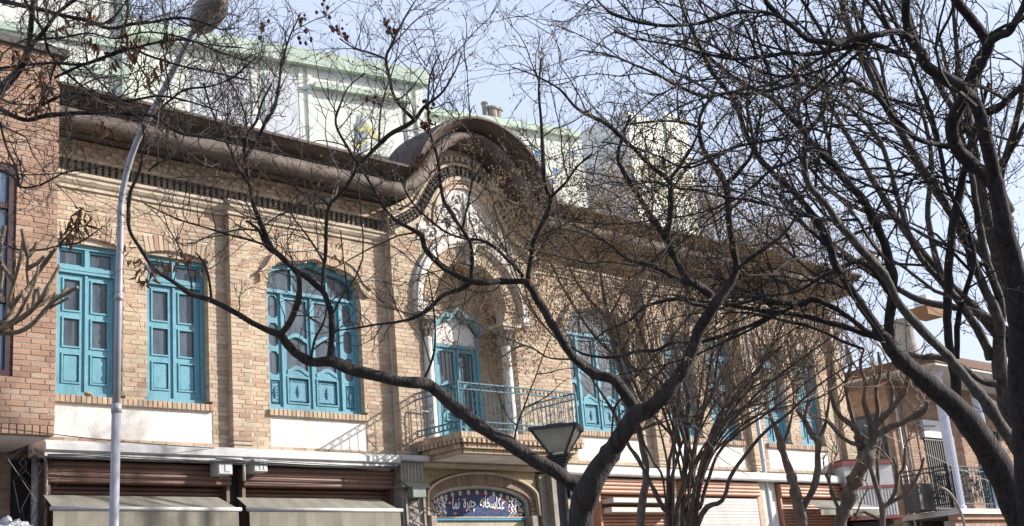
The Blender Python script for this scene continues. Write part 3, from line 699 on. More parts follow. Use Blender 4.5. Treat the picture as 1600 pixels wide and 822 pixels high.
def torus(R_, r, n=14, k=4):
    m_ = MB(); V = []; F = []
    for i in range(n):
        a_ = 2*math.pi*i/n
        for j in range(k): b_ = 2*math.pi*j/k; V.append(((R_+r*math.cos(b_))*math.cos(a_), r*math.sin(b_), (R_+r*math.cos(b_))*math.sin(a_)))
    for i in range(n):
        for j in range(k): F.append((i*k+j, i*k+(j+1)%k, ((i+1)%n)*k+(j+1)%k, ((i+1)%n)*k+j))
    return m_.add(V, F)
ringm = unit(torus(.042, .007), 'railing_ring', 'railblue')
scm = MB()
for sg in (-1, 1):
    scm.tube([(sg*(.028+.03*(1-i/14)*math.cos(1.5*2*math.pi*i/14)), 0, .2+.12*(i/14) if False else .25+.035*(1-i/14)*math.sin(1.5*2*math.pi*i/14)) for i in range(12)], .006, 4)
    scm.tube([(sg*(.028+.03*(1-i/14)*math.cos(1.5*2*math.pi*i/14)), 0, .50+.035*(1-i/14)*math.sin(1.5*2*math.pi*i/14)) for i in range(12)], .006, 4)
scm.tube([(-.05, 0, .28), (0, 0, .38), (.05, 0, .47)], .006, 4)
scm = unit(scm, 'scroll', 'railblue')
def run_rail(p, q):
    p, q = Vector(p), Vector(q); L_ = (q-p).length; d = (q-p)/L_; rz = math.atan2(d.y, d.x); n = int(L_/.092)
    for i in range(n+1):
        c = p+d*(L_*i/n); inst(barm, bc, c, name='railing_bar')
        if i < n:
            h = p+d*(L_*(i+.5)/n); inst(ringm, bc, (h.x, h.y, ZR-.05), (1, 1, 1), (0, 0, rz), 'railing_ring')
            inst(ringm, bc, (h.x, h.y, ZF+.12), (1, 1, 1), (0, 0, rz), 'railing_ring')
            if i % 5 in (1, 3): inst(scm, bc, (h.x, h.y, ZF), (1, 1, 1), (0, 0, rz), 'scroll')
run_rail((X0+.05, YB, ZF), (X0+.05, Y0+.05, ZF)); run_rail((X0+.05, Y0+.05, ZF), (X1-.05, Y0+.05, ZF)); run_rail((X1-.05, Y0+.05, ZF), (X1-.05, YB, ZF))
# ================================================================== GROUND FLOOR
s = MB(); s.profx([(15.6, 4.20), (15.16, 4.20), (15.10, 4.23), (15.10, 4.31), (15.14, 4.35), (15.6, 4.40)], 7.0, 12.55); s.profx([(15.3, 4.15), (15.13, 4.155), (15.13, 4.195), (15.3, 4.195)], 7.0, 12.5); fixn(s.build('shop_fascia', 'alu', mb_))
s = MB(); s.profx([(15.6, 4.16), (15.22, 4.16), (15.2, 4.19), (15.2, 4.30), (15.24, 4.33), (15.6, 4.37)], 16.3, 26.1); fixn(s.build('shop_fascia', 'alu', mb_))
s = MB(); s.box(6.9, 12.6, 15.75, 15.9, .13, 4.2); s.box(16.3, 26.0, 15.75, 15.9, .13, 4.2); s.build('shop_back', 'dark', mb_)
def shop(x0, x1, m, label, yb=15.3, zt=4.13, zb=3.86):
    """roller shutter: boxed hood of horizontal slats over a recessed slatted curtain"""
    t = wthing('roller_shutter', label, 'shutter', ((x0+x1)/2, 15.5, 0), 'roller shutters along the ground floor')
    s = MB(); s.box(x0, x1, yb+.02, yb+.3, zb, zt); s.box(x0, x0+.05, yb+.05, yb+.3, .2, zb); s.box(x1-.05, x1, yb+.05, yb+.3, .2, zb); s.build('housing', m, t)
    n = 4
    for k in range(n):
        z0 = zb+(zt-zb)*k/n; z1 = zb+(zt-zb)*(k+1)/n
        q = MB(); q.profx([(yb+.022, z0+.004), (yb+.006, z0+.008), (yb, z0+.02), (yb-.002, (z0+z1)/2), (yb+.004, z1-.012), (yb+.022, z1-.003)], x0+.001, x1-.001); fixn(q.build('slat', m, t))
    k = 0; z = zb-.01
    while z > 3.1:
        q = MB(); q.profx([(yb+.2, z-.056), (yb+.175, z-.05), (yb+.168, z-.03), (yb+.175, z-.008), (yb+.2, z)], x0+.052, x1-.052); fixn(q.build('slat', m, t)); z -= .06
    s = MB(); s.box(x0+.05, x1-.05, yb+.18, yb+.24, .2, 3.1); s.build('curtain', m, t)
    s = MB(); s.box(x0+.05, x1-.05, yb+.1, yb+.17, 2.2, 2.26); s.build('bottom_rail', m, t)
    return t
shop(7.13, 9.72, 'shutter', 'brown roller shutter furthest left, behind the pole')
shop(9.92, 12.58, 'shutter', 'brown roller shutter between the white speaker and the stone pilaster')
shop(17.2, 19.3, 'shutter_o', 'faded orange brown roller shutter just right of the forked tree trunk')
shop(19.5, 22.0, 'shutter_o', 'faded orange brown roller shutter behind the many stemmed shrub')
shop(22.75, 25.6, 'shutter_o', 'beige brown roller shutter behind the pollarded trees')
s = MB()
for k in range(12): s.box(19.7, 21.8, 15.26-.004*(k % 2), 15.4, 3.80-.062*k-.058, 3.80-.062*k)
s.box(17.3, 19.2, 15.1, 15.4, 3.68, 3.76); s.box(17.3, 19.2, 15.16, 15.4, 3.52, 3.60)
s.build('pale_shutter_curtain', 'shutter_g', mb_)
for x0, x1 in ((9.72, 9.92), (12.58, 12.62)): s = MB(); s.box(x0, x1, 15.45, 15.6, .13, 4.15); s.build('dark_post', 'dark', mb_)
for x0, x1 in ((22.05, 22.7), (19.3, 19.5)): s = MB(); s.box(x0, x1, 15.42, 15.6, .13, 4.15); s.build('shop_pier', 'mortar', mb_)
s = MB(); s.box(22.05, 22.2, 15.40, 15.42, 3, 4.1); s.build('shop_pier_tile', 'stone', mb_)
# awnings
def awning(x0, x1, label, ztop=3.70, zbar=3.49, yb=14.88, drop=.75):
    t = wthing('awning', label, 'awning', ((x0+x1)/2, 15.2, 3.4), 'canvas awnings over the shops')
    s = MB(); n = int((x1-x0)/.145); s.mi = 0
    for i in range(n):
        a, b = x0+(x1-x0)*i/n, x0+(x1-x0)*(i+1)/n; s.mi = i % 2
        s.add([(a+.06*(1-2*(a-x0)/(x1-x0)), 15.28, ztop), (b+.06*(1-2*(b-x0)/(x1-x0)), 15.28, ztop), (b, yb+.01, zbar+.012), (a, yb+.01, zbar+.012)], [(0, 3, 2, 1)])
    o = s.build('canopy', ['fabric', 'fabric2'], t)
    s = MB()
    for i in range(n):
        a, b = x0+(x1-x0)*i/n, x0+(x1-x0)*(i+1)/n; s.mi = i % 2
        for k in range(5):
            z0, z1 = zbar-.02-drop*k/5, zbar-.02-drop*(k+1)/5; w0 = .012*math.sin(i*1.7)*k/2; w1 = .012*math.sin(i*1.7)*(k+1)/2; v0 = .012*math.sin((i+1)*1.7)*k/2; v1 = .012*math.sin((i+1)*1.7)*(k+1)/2
            s.add([(a, yb+w1, z1), (b, yb+v1, z1), (b, yb+v0, z0), (a, yb+w0, z0)], [(0, 1, 2, 3)])
    o = s.build('valance', ['fabric', 'fabric2'], t)
    md = o.modifiers.new('thick', 'SOLIDIFY'); md.thickness = .004
    s = MB(); s.tube([(x0-.04, yb, zbar), (x1+.04, yb, zbar)], .026, 10); s.build('front_bar', 'alu', t, True)
    for x in (x0+.12, x1-.12):
        s = MB(); s.tube([(x, 15.28, ztop-.06), (x, 15.05, zbar-.1), (x, yb+.02, zbar-.02)], .014, 6); s.build('arm', 'iron', t)
awning(7.0, 9.55, 'beige striped canvas awning leftmost, crossed by the tall pole')
awning(9.72, 12.30, 'beige striped canvas awning ending at the stone pilaster')
awning(23.0, 25.3, 'small pale canvas awning beside the pollarded tree at right', 3.80, 3.55, 14.6, .12)
# ---- portal
def ogx(x0, x1): return None
s = MB(); s.box(12.58, 13.04, 15.16, 15.6, .13, 3.86); s.build('pilaster', 'greystone', mb_)
s = MB(); frame_rect(s, 12.62, 13.0, 1.2, 3.80, 15.12, 15.16, .035); s.box(12.54, 13.08, 15.08, 15.6, 3.862, 3.90); s.box(12.56, 13.06, 15.12, 15.6, 3.902, 3.94); s.build('pilaster_trim', 'greystone', mb_)
s = MB(); n = 7
for i in range(n): s.rnd().bevbox(12.58+.46*i/n+.004, 12.58+.46*(i+1)/n-.004, 15.16, 15.4, 3.95, 4.25, .005)
s.build('frieze_bricks', 'greystone', mb_)['kind'] = 'stuff'
s = MB(); s.profx([(15.5, 4.26), (15.12, 4.262), (15.08, 4.28), (15.08, 4.345), (15.5, 4.36)], 12.56, 13.12); fixn(s.build('pilaster_cap', 'alu', mb_))
# carved panel vines
s = MB()
for k in range(10):
    z = 1.3+k*.25; pts_ = [(12.81+.11*math.sin(i*.9+k), 15.115, z+.03*i) for i in range(8)]; s.tube(pts_, .018, 5)
s.build('carving', 'greystone', mb_)
# right pilaster
s = MB(); s.box(15.85, 16.05, 15.16, 15.6, .13, 4.15); s.box(15.7, 15.85, 15.3, 15.6, .13, 4.15); s.build('pilaster', 'greystone', mb_)
s = MB(); s.box(16.05, 16.75, 15.3, 15.6, .13, 3.9); frame_rect(s, 16.08, 16.7, 1.0, 3.86, 15.27, 15.3, .04); s.build('pilaster', 'stone', mb_)
M['crack'] = mat('dark_joint', (.07, .06, .05), scale=9)
s = MB(); s.tube([(16.3, 15.298, 3.75), (16.36, 15.298, 3.55), (16.28, 15.298, 3.4), (16.42, 15.298, 3.2), (16.33, 15.298, 2.9)], .008, 4); s.tube([(16.52, 15.298, 3.8), (16.47, 15.298, 3.6), (16.56, 15.298, 3.45), (16.5, 15.298, 3.1)], .007, 4); s.tube([(16.36, 15.298, 3.55), (16.5, 15.298, 3.5)], .006, 4); s.build('crack', 'crack', mb_)
# entablature over the arch with yellow mosaic, deep arch ring, lunette
s = MB(); s.box(13.05, 16.2, 15.20, 15.6, 4.20, 4.295); s.box(13.06, 16.1, 15.17, 15.20, 4.22, 4.25); s.build('entablature', 'stone', mb_)
ax, ahw = 14.43, 1.24; AZ = 3.47; AH = .69
seg = lambda q: .40*min(1, q*5)+.60*q              # segmental arch on short uprights
def arc_top(x): u = (x-ax)/ahw; return AZ+AH*seg(math.sqrt(max(0, 1-(u/1.02)**2)))
s = MB(); N = 40                                     # spandrel
for i in range(N):
    x0 = ax-ahw+2*ahw*i/N; x1 = ax-ahw+2*ahw*(i+1)/N
    s.prism([(x0, arc_top(x0)+.01), (x1, arc_top(x1)+.01), (x1, 4.198), (x0, 4.198)], 15.36, 15.5)
s.build('spandrel', 'yellow_t', mb_)
s = MB()
for k in range(130):
    x = ax+R.uniform(-1.2, 1.2); z = R.uniform(3.7, 4.15)
    if z > arc_top(x)+.05:
        a = R.random()*6.3; s.tube([(x, 15.355, z), (x+.03*math.cos(a), 15.35, z+.03*math.sin(a)), (x+.05*math.cos(a+.8), 15.395, z+.05*math.sin(a+.8))], .006, 4)
s.build('mosaic_scrolls', 'greystone', mb_)['kind'] = 'stuff'
def arcband(a_in, h_in, a_out, h_out, y0, y1, m, name, gap=0, N=46):
    s = MB()
    for i in range(N):
        a0 = math.pi*i/N+gap; a1 = math.pi*(i+1)/N-gap
        P = lambda a, w, h: (ax+w*math.cos(a), AZ+h*seg(math.sin(a)))
        s.rnd().prism([P(a0, a_in, h_in), P(a0, a_out, h_out), P(a1, a_out, h_out), P(a1, a_in, h_in)], y0, y1)
    return fixn(s.build(name, m, mb_))
M['browntile'] = mat('brown_glazed_brick', (.20, .145, .11), (.13, .09, .07), rough=.6, scale=14, bump=.4, rnd=[(.21,.15,.115),(.16,.115,.085),(.25,.18,.14)])
arcband(ahw-.035, AH-.03, ahw, AH, 15.29, 15.5, 'stone', 'arch_trim')
arcband(1.09, .50, ahw-.037, AH-.032, 15.36, 15.6, 'browntile', 'arch_intrados', .004, 60); arcband(1.05, .455, 1.088, .498, 15.42, 15.6, 'stone', 'lunette_trim')
arcband(1.032, .44, 1.049, .454, 15.47, 15.6, 'turq', 'lunette_border')
for x0, x1 in ((13.28, 13.39), (15.48, 15.62)): s = MB(); s.box(x0, x1, 15.32, 15.8, .13, 3.468); s.build('door_jamb', 'greystone', mb_)
# tile lunette
lz = 3.46; la, lh = 1.02, .435
def lun(u, v): return (ax+la*u, lz+.02+lh*1.12*v)      # u -1..1, v 0..1
t_ = MB(); poly = [(ax+la*1.02*math.cos(math.pi*i/40), AZ+(lh+.0)*1.02*seg(math.sin(math.pi*i/40))) for i in range(41)]
t_.prism(poly, 15.5000, 15.5300); tl = fixn(t_.build('tile_lunette', 'maroon_t', mb_))
s = MB(); s.prism([(ax+la*.72*math.cos(math.pi*i/30), AZ+.002+lh*.80*seg(math.sin(math.pi*i/30))) for i in range(31)], 15.4950, 15.4990); fixn(s.build('cobalt_field', 'cobalt', tl))
s = MB(); s.box(ax-la*1.02, ax+la*1.02, 15.4600, 15.5300, 3.41, 3.445); s.build('turquoise_band', 'turq', tl)
s = MB(); s.box(ax-la*1.03, ax+la*1.03, 15.4500, 15.5300, 3.448, 3.468); s.build('stone_lip', 'stone', tl)
def disc(s, x, z, r, y, n=12): s.prism([(x+r*math.cos(2*math.pi*i/n), z+r*math.sin(2*math.pi*i/n)) for i in range(n)], y, y+.003)
s = MB(); w_ = MB(); o_ = MB()
for k in range(13):
    a = math.pi*(.10+.80*k/12); x, z = ax+la*.89*math.cos(a), AZ+lh*.90*seg(math.sin(a)); disc(s, x, z, .03, 15.4880)
    disc(w_, x, z, .036, 15.4930)
for sg in (-1, 1):
    for k in range(130):
        u = R.uniform(.66, .99); v = R.uniform(0.03, .8)
        if v < seg(math.sqrt(1-u*u))-.05: 
            x, z = ax+sg*la*u, AZ+lh*v; q = R.choice((s, w_, w_, o_)); disc(q, x, z, R.uniform(.008, .02), R.choice((15.4890, 15.4910, 15.4935)), 6)
    for k in range(3):
        x, z = ax+sg*la*(.69+.02*k), AZ+lh*(.1+.22*k)
        w_.tube([(x, 15.4920, z), (x+sg*.05, 15.4920, z+.05), (x+sg*.02, 15.4920, z+.09)], [.018, .022, .006], 6)
        w_.tube([(x+sg*.09, 15.4920, z+.0), (x+sg*.13, 15.4920, z+.05), (x+sg*.11, 15.4920, z+.08)], [.012, .018, .006], 6)
for k in range(120):
    a = math.pi*R.random(); rr = math.sqrt(R.random())*.95
    x, z = ax+la*.70*rr*math.cos(a), AZ+lh*.78*rr*math.sin(a); aa = R.random()*6.3
    s.tube([(x, 15.4940, z), (x+.025*math.cos(aa), 15.4940, z+.02*math.sin(aa)), (x+.04*math.cos(aa+1), 15.4940, z+.03*math.sin(aa+1))], .004, 4)
for (u, v) in ((-.30, .62), (.22, .50), (.40, .30), (-.62, .5), (-.25, .25), (.60, .55), (-.52, .12)):
    x, z = ax+la*u*.95, AZ+lh*v; o_.prism([(x-.045, z-.005), (x, z-.022), (x+.045, z+.008), (x, z+.022)], 15.4900, 15.4940)
s.build('blue_medallions', 'turq', tl)['kind'] = 'stuff'; fixn(w_.build('white_lattice', 'white_t', tl))['kind'] = 'stuff'; fixn(o_.build('orange_leaves', 'orange_t', tl))['kind'] = 'stuff'
# calligraphy: joined letter forms, written right to left, drawn up tall as on the tiles
TXT = "\uFECB\uFB91\uFE8E\uFEB3\uFEA8\uFE8E\uFEE7\uFEEA  \uFB7C\uFEEC\uFEAE\u0647  \uFEE7\uFEE4\uFE8E"
fc = bpy.data.curves.new('calligraphy', 'FONT'); fc.body = TXT[::-1]; fc.size = 1; fc.extrude = .02; fc.offset = .012; fc.resolution_u = 3
fo = bpy.data.objects.new('calligraphy_src', fc); C.objects.link(fo); dg = bpy.context.evaluated_depsgraph_get()
me = bpy.data.meshes.new_from_object(fo.evaluated_get(dg)); bpy.data.objects.remove(fo)
me.name = 'calligraphy'; me.materials.clear(); me.materials.append(M['white_t'])
xs_ = [v.co.x for v in me.vertices]; ys_ = [v.co.y for v in me.vertices]; wx = max(xs_)-min(xs_); wy = max(ys_)-min(ys_)
for v in me.vertices:
    u = (v.co.x-min(xs_))/wx; q = (v.co.y-min(ys_))/wy; k = v.co.z
    v.co = (ax-.56+1.14*u+.03*(q-.5), 15.486-k*.15, AZ+.035+.27*q+.035*math.sin(math.pi*u))
co = bpy.data.objects.new('calligraphy', me); C.objects.link(co); co.parent = tl
s = MB()
for i in range(34): s.rnd().box(13.41+i*.06, 13.41+i*.06+.054, 15.5000, 15.56, 2.0, 3.40)
s.build('door_slats', 'stone', mb_)['kind'] = 'stuff'
s = MB(); s.box(13.3, 15.7, 15.57, 15.62, .13, 4.2); s.build('portal_back', 'dark', mb_)
# grey junction box on the pilaster, with cable
def jbox(name, p, sz, m, label, cat):
    s = MB(); s.bevbox(p[0]-sz[0]/2, p[0]+sz[0]/2, p[1]-sz[1], p[1], p[2]-sz[2]/2, p[2]+sz[2]/2, .012)
    return s.build(name, m), label, cat
M['jb'] = mat('green_grey_plastic', (.20, .23, .20), (.15, .17, .15), rough=.6, scale=12, stain=.3)
p = at(649, 770, 15.1); o, l, c = jbox('junction_box', (p.x, 15.12, p.z), (.27, .12, .17), 'jb', '', ''); tag(o, 'dirty green grey junction box on the carved stone pilaster', 'junction box')
s = MB(); s.tube([(p.x-.4, 15.1, 4.2), (p.x-.35, 15.1, 4.0), (p.x-.12, 15.05, p.z+.05)], .009, 5); s.tube([(p.x, 15.08, p.z-.08), (p.x+.05, 15.08, p.z-.3), (p.x-.25, 15.08, p.z-.6)], .009, 5); s.tube([(p.x+.05, 15.08, p.z-.2), (p.x+.3, 15.08, p.z-.28), (p.x+.5, 15.15, p.z-.15)], .009, 5)
tag(s.build('cable', 'iron'), 'black cable looping round the junction box on the pilaster', 'cable')
# speakers
for px, py, lab, gr in ((349, 733, 'white square speaker box on the leftmost roller shutter', 1), (404, 729, 'white slotted speaker box on the shutter right of the dark post', 2)):
    p = at(px, py, 15.15); t = wthing('wall_speaker', lab, 'speaker', (p.x, 15.15, p.z), 'white speakers on the shutter hoods')
    s = MB(); s.bevbox(p.x-.13, p.x+.09, 15.06, 15.27, p.z-.085, p.z+.085, .012); s.build('case', 'alu', t)
    s = MB()
    if gr == 1: s.box(p.x-.03, p.x+.055, 15.052, 15.06, p.z-.045, p.z+.045)
    else:
        for q in (-.04, .02): s.box(p.x+q, p.x+q+.035, 15.052, 15.06, p.z-.05, p.z+.05)
    s.build('grille', 'greyb', t)
    s = MB(); s.tube([(p.x, 15.2, p.z+.08), (p.x, 15.25, 4.16)], .01, 5); s.build('bracket', 'iron', t)
# cables and pipes along the fascia
s = MB()
for k in range(3):
    pts_ = [(7.0+i*.55, 15.06-.01*k, 4.16-.02*k+.012*math.sin(i*1.3+k)+(.012*noise.noise((i*.7, k, 0)))) for i in range(11)]; s.tube(pts_, .006+.002*k, 4)
tag(s.build('cable', 'iron'), 'thin black cables sagging along the white fascia over the shutters', 'cable')
s = MB(); s.tube([(9.35, 15.08, 4.19), (9.74, 15.08, 4.185), (9.78, 15.08, 4.15), (9.79, 15.1, 3.9)], .02, 8)
tag(s.build('bent_pipe', 'alu', None, True), 'white bent pipe turning down between the two speakers', 'pipe')
s = MB(); a_, b_ = at(0, 668, 14.4), at(335, 700, 15.1)
s.tube([a_+(b_-a_)*(i/10)-Vector((0, 0, .03*math.sin(math.pi*i/10))) for i in range(11)], .006, 4)
tag(s.build('cable', 'iron'), 'single black wire crossing the orange brick jetty to the fascia', 'wire')
s = MB(); px_ = 22.42; s.tube([(px_, 15.42, .13), (px_, 15.42, 8.45)], .045, 10)
for z in (4.6, 5.8, 7.0, 8.0): s.lathe([(.052, 0), (.055, .01), (.055, .05), (.052, .06)], 10, (px_, 15.42, z))
M['bluepipe'] = mat('pale_blue_paint', (.42, .52, .62), (.36, .45, .55), rough=.5, scale=6, stain=.2)
tag(s.build('drain_pipe', 'bluepipe', None, True), 'pale blue vertical downpipe on the right half of the brick facade', 'pipe')
s = MB(); s.tube([(12.97, 15.3, 4.4), (12.97, 15.3, 5.05), (13.0, 15.3, 5.1), (13.4, 15.3, 5.08)], .012, 6)
tag(s.build('thin_pipe', 'greystone', None, True), 'thin pipe rising on the brick corner left of the balcony', 'pipe')
# small brown clod on the sill
bm = bmesh.new(); bmesh.ops.create_icosphere(bm, subdivisions=3, radius=.045)
for v in bm.verts: v.co = v.co*(1+.4*noise.noise(v.co*20)); v.co.z *= .7; v.co.x *= 1.3
me = bpy.data.meshes.new('clod'); bm.to_mesh(me); bm.free(); me.materials.append(M['brick2']); o = bpy.data.objects.new('brick_fragment', me); C.objects.link(o)
p = at(139, 614, 15.45); o.location = (p.x, 15.47, 5.025); tag(o, 'small rounded reddish fragment lying on the sill of the leftmost teal window', 'brick fragment')
# ================================================================== TALL STREET LAMP
pl = wthing('street_lamp', 'tall lilac grey lamp pole curving over the leftmost teal window', 'street lamp', (5.5, 10.5, .13))
pb = at(178, 822, 10.5); pm = at(184, 560, 10.5); pt_ = at(188.5, 330, 10.5); dx = (pt_.x-pb.x)/(pt_.z-pb.z)
gx = pb.x-dx*(pb.z-.13)
X_ = lambda z: gx+dx*(z-.13)
zs = at(180, 640, 10.5).z; zc = at(183, 465, 10.5).z
s = MB(); s.lathe([(.10, 0), (.10, .02), (.05, .05)], 14, (gx, 10.5, .13)); s.tube([(X_(.15), 10.5, .15), (X_(zs), 10.5, zs)], [.044, .040], 16); s.build('lower_pole', 'pole', pl, True)
arm = [(189.5, 322), (191.5, 300), (197, 272), (205, 245), (214, 220), (226, 196), (243, 165), (262, 128), (283, 85), (305, 45)]
ap = [onx(x, y, pt_.x) for x, y in arm]
s = MB(); s.tube([(X_(zs), 10.5, zs), (X_(zc), 10.5, zc)]+[(X_(ap[0].z), 10.5, ap[0].z)]+[(pt_.x, min(10.5, p.y), p.z) for p in ap[1:]], [.033, .031, .031]+[.029]*9, 16); s.build('upper_pole', 'pole', pl, True)
s = MB(); s.tube([(X_(zs), 10.5, zs-.03), (X_(zs), 10.5, zs+.05)], .046, 16); s.build('collar', 'pole', pl, True)
s = MB(); s.tube([(X_(zc), 10.5, zc-.03), (X_(zc), 10.5, zc+.03)], .038, 16); s.build('collar', 'pole', pl, True)
e = ap[-1]; M['lamphead'] = mat('lamp_bowl', (.13, .105, .085), (.08, .065, .055), rough=.3, scale=9, spec=.6)
bm = bmesh.new(); bmesh.ops.create_uvsphere(bm, u_segments=20, v_segments=12, radius=1)
for v in bm.verts: v.co.x *= .135; v.co.y *= .25; v.co.z *= .12 if v.co.z > 0 else .16
me = bpy.data.meshes.new('lamp_head'); bm.to_mesh(me); bm.free(); me.materials.append(M['lamphead']); 
for p in me.polygons: p.use_smooth = True
o = bpy.data.objects.new('lamp_head', me); C.objects.link(o); o.parent = pl; hc = onx(326, 18, pt_.x); o.location = hc; o.rotation_euler = (-.35, 0, 0)
s = MB(); s.tube([hc+Vector((0, .22, .0)), hc+Vector((0, -.27, .12))], [.06, .03], 10); s.build('lamp_cap', 'alu', pl)
# ================================================================== LANTERN
LY = 8.9; top = at(871, 669, LY); nk = at(872, 715, LY); sc_ = top.y
ll = wthing('lantern', 'black lantern with flared square glass head behind the forked trunk', 'street lamp', (top.x, LY, .13))
cx, cy = at(871, 690, LY).x, LY
W = .235; zt, zb_ = top.z-.01, at(871, 712, LY).z; wb = .072
ang = math.radians(35)
def rot(x, y): return (cx+x*math.cos(ang)-y*math.sin(ang), cy+x*math.sin(ang)+y*math.cos(ang))
def frus(s, w0, z0, w1, z1):
    V = [(*rot(sx*w0, sy*w0), z0) for sx, sy in ((-1,-1),(1,-1),(1,1),(-1,1))]+[(*rot(sx*w1, sy*w1), z1) for sx, sy in ((-1,-1),(1,-1),(1,1),(-1,1))]
    return s.add(V, [(0,1,5,4),(1,2,6,5),(2,3,7,6),(3,0,4,7),(4,5,6,7),(3,2,1,0)])
s = MB(); frus(s, wb+.015, zb_+.03, W-.02, zt-.02); s.build('glass', 'lampglass', ll)
s = MB()
for sx, sy in ((-1,-1),(1,-1),(1,1),(-1,1)): s.tube([(*rot(sx*wb, sy*wb), zb_), (*rot(sx*W, sy*W), zt)], .013, 6)
frus(s, W+.012, zt-.02, W+.012, zt+.012); frus(s, W*.6, zt+.012, W*.3, zt+.05)
s.build('lantern_frame', 'iron', ll)
s = MB(); z = zb_
for k in range(5): frus(s, wb+.035-.016*k, z-.028*k-.022, wb+.045-.016*k, z-.028*k+.0)
s.build('stepped_neck', 'iron', ll)
s = MB(); s.lathe([(.09, .13), (.09, .3), (.055, .5), (.05, zb_-.12), (.06, zb_-.10)], 14, (cx, cy, 0)); s.build('post', 'iron', ll, True)
s = MB(); s.bevbox(cx+.06, cx+.24, cy-.05, cy+.1, zb_-.42, zb_-.24, .01); tag(s.build('control_box', 'iron'), 'small black box fixed beside the lantern post behind the trunk', 'box')
# ================================================================== PALE BUILDINGS BEHIND
D2 = Vector((.9769, -.2137, 0))
def onplane(px, py, P0, D):
    n = Vector((-D.y, D.x, 0)); d = ray(px, py); return EYE+d*((P0-EYE).dot(n)/d.dot(n))
P0 = at(403, 69, 30); n2 = Vector((D2.y, -D2.x, 0))     # outward normal (towards the street)
if n2.y > 0: n2 = -n2
xl, xr, xm_ = onplane(-40, 60, P0, D2), onplane(661, 114, P0, D2), onplane(188, 20, P0, D2)
ztop = xr.z
pb2 = wthing('pale_apartment_block', 'large cream rendered building with a green parapet rising behind the cornice', 'building', (P0.x, P0.y+4, 0))
def oblong(s, a, b, front, back, z0, z1):   # box along D2 from param a to b metres from P0
    A = P0+D2*a; B = P0+D2*b; V = []
    for z in (z0, z1):
        for q, e in ((A, front), (B, front), (B, back), (A, back)): V.append((q.x-n2.x*e*-1 if False else q.x+n2.x*e, q.y+n2.y*e, z))
    return s.add(V, [(0,1,5,4),(1,2,6,5),(2,3,7,6),(3,0,4,7),(4,5,6,7),(3,2,1,0)])
par = lambda px, py: (onplane(px, py, P0, D2)-P0).dot(D2)
zat = lambda px, py: onplane(px, py, P0, D2).z
aL, aM, aR = par(-60, 60), par(190, 60), par(661, 150)
s = MB(); oblong(s, aM, aR, 0, -9, 0, ztop-.45); s.build('wall', 'paleb', pb2)
s = MB(); oblong(s, aM-.15, aR+.15, .25, -9.2, ztop-.5, ztop); s.build('parapet', 'greenb', pb2)
zb2 = zat(560, 146); s = MB(); oblong(s, par(488, 129), par(640, 165), .22, -.1, zb2-.1, zb2+.08); s.build('ledge', 'greenb', pb2)
s = MB()
for px in (396, 470, 484, 636, 652): a_ = par(px, 160); oblong(s, a_-.07, a_+.07, .05, -.1, 8, ztop-.51)
s.build('pilaster_strip', 'paleb', pb2)
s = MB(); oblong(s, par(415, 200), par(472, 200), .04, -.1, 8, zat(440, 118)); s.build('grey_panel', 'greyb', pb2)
s = MB(); oblong(s, par(500, 120), par(632, 150), .03, -.1, zat(560, 128), zat(560, 112)); s.build('shade_strip', 'greyb', pb2)  # raised grey strip, no gap: shade under the parapet put into its colour
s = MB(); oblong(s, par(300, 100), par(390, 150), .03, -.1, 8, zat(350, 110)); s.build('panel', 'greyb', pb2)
# left wing with horizontal bands
s = MB(); oblong(s, aL, aM-.0, .6, -9, 0, ztop+1.6); s.build('wing', 'paleb', pb2)
s = MB()
for py in (72, 118, 160): z = zat(100, py); oblong(s, aL, aM-.12, .70, .5, z-.12, z+.12)
oblong(s, aM-.18, aM+.02, .72, .4, 6, ztop+1.7); s.build('green_band', 'greenb', pb2)
# painted wall figure and flowers: flat paint on the render
def paint(poly, m, name, e=.012):
    V = []
    for x, y in poly: p = onplane(x, y, P0, D2); V.append(p+n2*e)
    s = MB(); s.add(V+[v-n2*.004 for v in V], [tuple(range(len(V)))]+[(i, (i+1) % len(V), len(V)+(i+1) % len(V), len(V)+i) for i in range(len(V))]); return fixn(s.build(name, m, pb2))
mu = paint([(553, 197), (560, 186), (570, 188), (578, 202), (574, 215), (574, 252), (566, 258), (550, 252), (556, 222)], 'mural_g', 'mural')
paint([(568, 196), (574, 194), (590, 212), (594, 222), (580, 214)], 'mural_y', 'mural', .017); paint([(554, 226), (572, 217), (573, 222), (557, 234)], 'mural_y', 'mural', .021); paint([(556, 200), (571, 200), (570, 205), (557, 206)], 'mural_y', 'mural', .024)
paint([(559, 180), (567, 181), (567, 189), (559, 188)], 'mural_g', 'mural', .02)
# second pale building right of the arch
Q0 = at(906, 207, 33)
pb3 = wthing('pale_building', 'cream building with blue flower mural behind the arched gable', 'building', (Q0.x, Q0.y+3, 0))
P0 = Q0; mb_par = lambda px, py: (onplane(px, py, P0, D2)-P0).dot(D2)
par = mb_par; zq = Q0.z
s = MB(); oblong(s, par(640, 180), 0, 0, -8, 0, zq-.27); s.build('wall', 'paleb', pb3)
s = MB(); oblong(s, par(640, 180), .02, .2, -8, zq-.3, zq); s.build('parapet', 'greenb', pb3)
def flower(cx, cy, r, m):
    V = [(cx+r*(1 if i % 2 else .5)*math.cos(i*math.pi/5), cy+r*(1 if i % 2 else .5)*math.sin(i*math.pi/5)) for i in range(10)]
    pts = [onplane(x, y, P0, D2)+n2*.02 for x, y in V]
    s = MB(); s.add(pts+[p-n2*.01 for p in pts], [tuple(range(10))]+[(i, (i+1) % 10, 10+(i+1) % 10, 10+i) for i in range(10)]); fixn(s.build('mural_flower', m, pb3))
